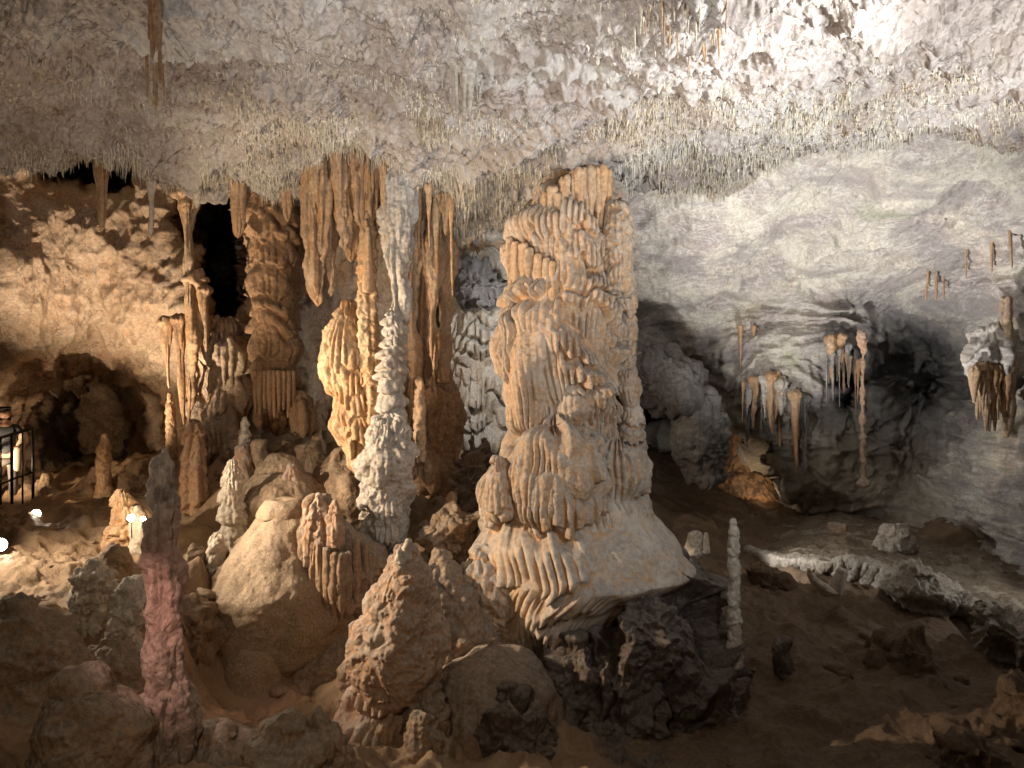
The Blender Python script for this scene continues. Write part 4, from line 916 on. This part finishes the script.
# ------------------------------------------------------------------ walkway, railing, lamps, person
def box(name, cx, cy, cz, sx, sy, sz, mat, parent=None, rz=0, bev=.01):
    import bmesh
    bm = bmesh.new(); bmesh.ops.create_cube(bm, size=1)
    for v in bm.verts: v.co.x *= sx; v.co.y *= sy; v.co.z *= sz
    if bev: bmesh.ops.bevel(bm, geom=bm.edges[:], offset=min(bev, min(sx, sy, sz)*.3), segments=2, affect='EDGES')
    me = bpy.data.meshes.new(name); bm.to_mesh(me); bm.free(); me.materials.append(mat)
    o = bpy.data.objects.new(name, me); C.objects.link(o); o.rotation_euler = (0, 0, rz)
    if parent:
        o.parent = parent; w = wloc(parent); o.location = (cx-w.x, cy-w.y, cz-w.z)
    else: o.location = (cx, cy, cz)
    return o
def tube(name, pts, r, mat, parent=None, n=10):
    pts = [Vector(p) for p in pts]
    V, Q = [], []
    for i, p in enumerate(pts):
        t = (pts[min(i+1, len(pts)-1)]-pts[max(i-1, 0)]).normalized()
        a = t.cross(Vector((0, 0, 1)) if abs(t.z) < .9 else Vector((1, 0, 0))).normalized(); b = t.cross(a)
        rr = r[i] if isinstance(r, (list, tuple)) else r
        for k in range(n):
            q = 2*math.pi*k/n
            V.append(tuple(p+a*math.cos(q)*rr+b*math.sin(q)*rr))
    for i in range(len(pts)-1):
        for k in range(n): Q.append((i*n+k, i*n+(k+1) % n, (i+1)*n+(k+1) % n, (i+1)*n+k))
    V.append(tuple(pts[0])); V.append(tuple(pts[-1]))
    T = [(len(V)-2, (k+1) % n, k) for k in range(n)]+[(len(V)-1, (len(pts)-1)*n+k, (len(pts)-1)*n+(k+1) % n) for k in range(n)]
    return link_mesh(name, V, [np.array(Q), np.array(T)], mat, parent)

# walkway slab: runs along the left edge and under the person
wk = [(-90, 640, 7.2), (20, 596, 8.4), (36, 520, 10.6), (34, 512, 11.6), (28, 505, 13.2)]
W = [Vector(P(*q)) for q in wk]
V, Q = [], []
for i, p in enumerate(W):
    for dx, dz in ((0, 0), (0, -.9), (-2.6, -.9), (-2.6, 0)): V.append((p.x+dx, p.y+(.0 if dx == 0 else -.3), p.z+dz))
for i in range(len(W)-1):
    for k in range(4): Q.append((i*4+k, i*4+(k+1) % 4, (i+1)*4+(k+1) % 4, (i+1)*4+k))
Q += [(0, 1, 2, 3)[::-1], tuple(len(V)-4+k for k in range(4))]
structure(link_mesh('walkway', V, np.array(Q), M['concrete'], smooth=False))
zf = P(28, 507, 12.6)[2]
rail = thing('railing', 'dark steel railing on the walkway in front of the visitor', 'railing', P(10, 507, 12.2))
A, B = P(-60, 456, 11.2), P(33, 428, 12.7)
A2, B2 = P(-60, 506, 11.2), P(33, 472, 12.7)
tube('top_rail', [A, B], .026, M['metal'], rail); tube('lower_rail', [A2, B2], .018, M['metal'], rail)
for i in range(9):
    t = i/8
    p = Vector(A).lerp(Vector(B), t)
    tube('post', [(p.x, p.y, p.z+.02), (p.x, p.y, p.z-1.25)], .024 if i % 2 == 0 else .014, M['metal'], rail)

M['lens'] = plain('lit_lamp_lens', (1, 1, 1), .3, emit=(1., .93, .80), strength=60.)
def floodlight(px, py, Y, size, label, target, parent_h=.25):
    p = Vector(P(px, py, Y))
    g = thing('floodlight', label, 'floodlight', (p.x, p.y, p.z-parent_h))
    d = (Vector(target)-p).normalized()
    tube('housing', [p-d*size*1.6, p-d*size*1.2, p, p+d*size*.08], [size*.5, size*.95, size, size*1.08], M['metal'], g, 16)
    tube('lens', [p+d*size*.085, p+d*size*.12, p+d*size*.16], [size*.95, size*.9, size*.5], M['lens'], g, 16)
    tube('stem', [p-d*size*.8, (p.x, p.y+.02, p.z-parent_h)], size*.16, M['metal'], g)
    return g, p, d
def spot(name, loc, target, power, col=(1, 1, 1), ang=90, blend=.7, rad=.06):
    l = bpy.data.lights.new(name, 'SPOT'); l.energy = power; l.color = col; l.spot_size = math.radians(ang); l.spot_blend = blend; l.shadow_soft_size = rad
    o = bpy.data.objects.new(name, l); C.objects.link(o); o.location = loc
    o.rotation_euler = (Vector(target)-Vector(loc)).to_track_quat('-Z', 'Y').to_euler()
    return o
floodlight(0, 545, 8.6, .075, 'glaring round floodlight at the left edge of the walkway', (-1.5, 2, 4))
floodlight(36, 514, 10.4, .062, 'small lit floodlight at the walkway corner by the railing', (-3, 2, 4.4))
floodlight(131, 518, 9.0, .045, 'left lamp of the lit pair beside the red stalagmite', (-1.8, 1, 4.5))
floodlight(143, 519, 8.9, .03, 'right lamp of the lit pair beside the red stalagmite', (-1.2, 1, 4.5))

# visitor, cut by the left edge of the picture
def skin_body(name, verts, edges, radii, mat, parent, sub=2):
    me = bpy.data.meshes.new(name); me.from_pydata(verts, edges, []); me.materials.append(mat)
    o = bpy.data.objects.new(name, me); C.objects.link(o)
    o.parent = parent
    m = o.modifiers.new('skin', 'SKIN'); m.use_smooth_shade = True
    for i, r in enumerate(radii):
        me.skin_vertices[0].data[i].radius = r if isinstance(r, tuple) else (r, r)
    me.skin_vertices[0].data[0].use_root = True
    s = o.modifiers.new('sub', 'SUBSURF'); s.levels = sub; s.render_levels = sub
    return o
M['skin'] = plain('skin', (.46, .28, .20), .5, var=.06); M['hair'] = plain('dark_hair', (.02, .015, .012), .7); M['sweater'] = plain('dark_patterned_sweater', (.035, .04, .05), .9, var=.6)
M['trouser'] = plain('grey_trousers', (.09, .085, .085), .9); M['jacket'] = plain('cream_jacket', (.50, .42, .33), .9, var=.1); M['shoe'] = plain('dark_shoe', (.02, .02, .02), .5)
per = thing('person', 'standing visitor in a dark patterned top holding a cream jacket behind the railing', 'person', P(5, 511, 12.9))
bv = [(0, 0, .93), (0, 0, 1.12), (0, 0, 1.32), (0, 0, 1.47), (0, 0, 1.54), (0, 0, 1.60),
      (-.11, 0, .88), (-.12, .02, .48), (-.12, .0, .10), (-.12, -.14, .05), (.11, 0, .88), (.12, -.03, .48), (.12, .0, .10), (.12, -.14, .05),
      (-.19, 0, 1.42), (-.25, .03, 1.15), (-.20, -.16, 1.02), (.19, 0, 1.42), (.26, -.01, 1.16), (.19, -.22, 1.10), (-.17, -.24, 1.02), (.15, -.29, 1.12)]
be = [(0, 1), (1, 2), (2, 3), (3, 4), (4, 5), (0, 6), (6, 7), (7, 8), (8, 9), (0, 10), (10, 11), (11, 12), (12, 13), (3, 14), (14, 15), (15, 16), (3, 17), (17, 18), (18, 19), (16, 20), (19, 21)]
br = [(.16, .11), (.14, .10), (.17, .11), (.12, .08), .055, .05, .085, .06, .045, .04, .085, .06, .045, .04, .06, .045, .035, .06, .045, .035, .03, .03]
skin_body('body', bv, be, br, M['skin'], per)
hd = skin_body('head', [(0, 0, 1.60), (0, -.01, 1.68), (0, -.01, 1.74), (0, -.11, 1.665), (.085, 0, 1.67), (-.085, 0, 1.67)], [(0, 1), (1, 2), (1, 3), (1, 4), (1, 5)], [.06, (.082, .095), (.075, .09), .018, .018, .018], M['skin'], per)
skin_body('hair', [(0, .02, 1.70), (0, .01, 1.77), (0, .06, 1.66)], [(0, 1), (0, 2)], [(.09, .098), (.075, .085), (.07, .06)], M['hair'], per)
for sx in (-1, 1): skin_body('eye', [(sx*.032, -.093, 1.70), (sx*.034, -.096, 1.70)], [(0, 1)], [.010, .010], M['hair'], per, 1)
skin_body('mouth', [(-.02, -.096, 1.63), (.02, -.096, 1.63)], [(0, 1)], [.006, .006], plain('lips', (.35, .13, .11), .5), per, 1)
skin_body('sweater', bv[:4]+[bv[14], bv[15], (-.21, -.12, 1.03), bv[17], bv[18], (.21, -.17, 1.11)], [(0, 1), (1, 2), (2, 3), (3, 4), (4, 5), (5, 6), (3, 7), (7, 8), (8, 9)], [(.175, .125), (.155, .115), (.185, .125), (.12, .085), .072, .058, .046, .072, .058, .046], M['sweater'], per)
skin_body('trousers', [(0, 0, .96), (-.11, 0, .86), (-.12, .02, .48), (-.12, 0, .12), (.11, 0, .86), (.12, -.03, .48), (.12, 0, .12)], [(0, 1), (1, 2), (2, 3), (0, 4), (4, 5), (5, 6)], [(.17, .12), .098, .075, .06, .098, .075, .06], M['trouser'], per)
for sx in (-1, 1): skin_body('shoe', [(sx*.12, .03, .05), (sx*.12, -.17, .04)], [(0, 1)], [.055, .045], M['shoe'], per, 1)
skin_body('jacket', [(.20, -.20, 1.16), (.21, -.22, .95), (.20, -.20, .68), (.27, -.10, 1.2), (.26, .0, 1.36)], [(0, 1), (1, 2), (0, 3), (3, 4)], [(.09, .07), (.11, .06), (.10, .05), .08, .075], M['jacket'], per)
for sx, hx, hy, hz in ((-1, -.17, -.24, 1.02), (1, .15, -.29, 1.12)):
    for k in range(5):
        dx = (k-2)*.018
        tipv = (hx+dx*1.4, hy-.085+.012*abs(k-2), hz-.012) if k < 4 else (hx-sx*.06, hy-.04, hz+.005)
        skin_body('finger', [(hx+dx*.8, hy, hz), (hx+dx*1.2, hy-.05 if k < 4 else hy-.02, hz+.005), tipv], [(0, 1), (1, 2)], [.011, .0095, .008], M['skin'], per, 1)
per.rotation_euler = (0, 0, math.radians(35))

# ------------------------------------------------------------------ light
WARM = (1., .71, .43); WARM2 = (1., .80, .58); NEU = (1., .965, .92); COOL = (.93, .97, 1.)
spot('lamp_ceiling_right', (5.2, 4.6, 3.6), (3.4, 7.2, 7), 1300, COOL, 80, .9, .15)
spot('lamp_ceiling_near', (3.0, 4.4, 5.6), (1.7, 5.6, 7), 380, COOL, 100, 1., .1)
spot('fill_ceiling_centre', (-.4, 2.2, 2.6), (.4, 7.0, 7.2), 320, NEU, 90, 1., .2)  # added fill from below, brightens the middle of the ceiling
spot('fill_ceiling_edge', (-1.7, 2.0, 2.9), (.3, 8.0, 7.5), 520, NEU, 56, .8, .05)  # added neutral fill, lights the camera side of the hanging straws
spot('fill_upper_left', (-5.4, 6.0, 4.0), (-2.2, 10.2, 6.), 400, WARM2, 60, .7, .05)  # extra unseen spot, added to light the stalactite curtain from the left
spot('lamp_dome', P(800, 574, 11.7), P(820, 210, 13.0), 1350, NEU, 100, 1., .15)
spot('fill_dome_side', P(622, 440, 11.2), P(870, 240, 13.6), 450, NEU, 100, 1., .1)  # unseen side fill for the dome, no fixture here
spot('fill_front', (-1.2, .8, 5.0), (-1.2, 7, 1.2), 150, WARM2, 80, 1., .4)  # soft frontal fill added to lift the dark foreground
spot('lamp_ledge', P(708, 538, 12.2), P(870, 556, 12.6), 120, NEU, 70, .8, .05)
spot('lamp_left_wall', P(42, 512, 10.4), P(165, 250, 13), 1000, WARM2, 80, .8, .05)
spot('lamp_orange_formation', P(244, 440, 8.9), P(352, 375, 10), 7, (1., .62, .32), 70, .8, .05)
spot('lamp_walkway_left', (-5.9, 7.6, 4.1), (.4, 8.6, 3.2), 1300, (1., .77, .54), 76, .7, .05)
spot('fill_recess', P(-30, 470, 12.2), P(110, 430, 15), 110, WARM, 120, 1., .05)  # weak fill added so the rock in the recess shows
spot('lamp_left_slope', (-6.5, 8.0, 3.3), (-2.2, 8.9, 1.9), 400, WARM2, 120, 1., .05)
spot('fill_left_floor', P(58, 500, 11.6), P(104, 470, 12.6), 14, WARM, 80, 1., .03)  # unseen spot added to brighten the thin orange stalagmite
spot('lamp_pair', P(141, 521, 8.95), P(125, 470, 12.5), 12, WARM, 150, 1., .03)
spot('fill_ledge_right', P(1090, 500, 10.6), P(950, 590, 11), 60, NEU, 90, 1., .03)  # added light for the end of the ledge the other spot misses
spot('lamp_red_stalagmite', (-3.05, 3.7, 3.9), (-2.62, 5.4, 2.2), 130, (1., .62, .53), 25, .9, .03)
spot('lamp_left_ceiling', (-5.4, 4.6, 3.0), (-2.5, 8.4, 7.), 300, WARM2, 110, 1., .2)
spot('fill_right_front', (3.6, 3.0, 5.4), (.9, 9, 3.4), 380, COOL, 55, 1., .3)  # cool fill on the column's front, an added source without a fixture
spot('fill_rust_mound', P(775, 505, 16.4), P(745, 465, 18.4), 24, WARM, 80, 1., .03)  # small unseen spot, added to bring out the mound's rust colour
spot('lamp_cascade', P(540, 300, 11.6), P(480, 350, 14.5), 150, NEU, 120, .8, .1)
spot('lamp_right_corner', P(1090, 540, 11.4), P(985, 360, 13.5), 70, WARM2, 100, .9, .1)

w = bpy.data.worlds.new('World'); bpy.context.scene.world = w; w.use_nodes = True
w.node_tree.nodes['Background'].inputs[0].default_value = (.45, .36, .28, 1); w.node_tree.nodes['Background'].inputs[1].default_value = .055

cam = bpy.data.cameras.new('camera'); co = bpy.data.objects.new('camera', cam); C.objects.link(co)
co.location = (0, 0, CZ); co.rotation_euler = (math.radians(90), 0, 0)
cam.sensor_width = 36; cam.lens = 36*F/1024; cam.clip_end = 200; cam.clip_start = .05
sc = bpy.context.scene; sc.camera = co
sc.render.engine = 'CYCLES'
sc.cycles.use_denoising = True; sc.cycles.use_adaptive_sampling = True; sc.cycles.adaptive_threshold = .02
sc.cycles.max_bounces = 6; sc.cycles.diffuse_bounces = 3; sc.cycles.glossy_bounces = 2
sc.cycles.sample_clamp_indirect = 4
sc.view_settings.view_transform = 'Standard'; sc.view_settings.look = 'None'; sc.view_settings.exposure = .7; sc.view_settings.gamma = 1
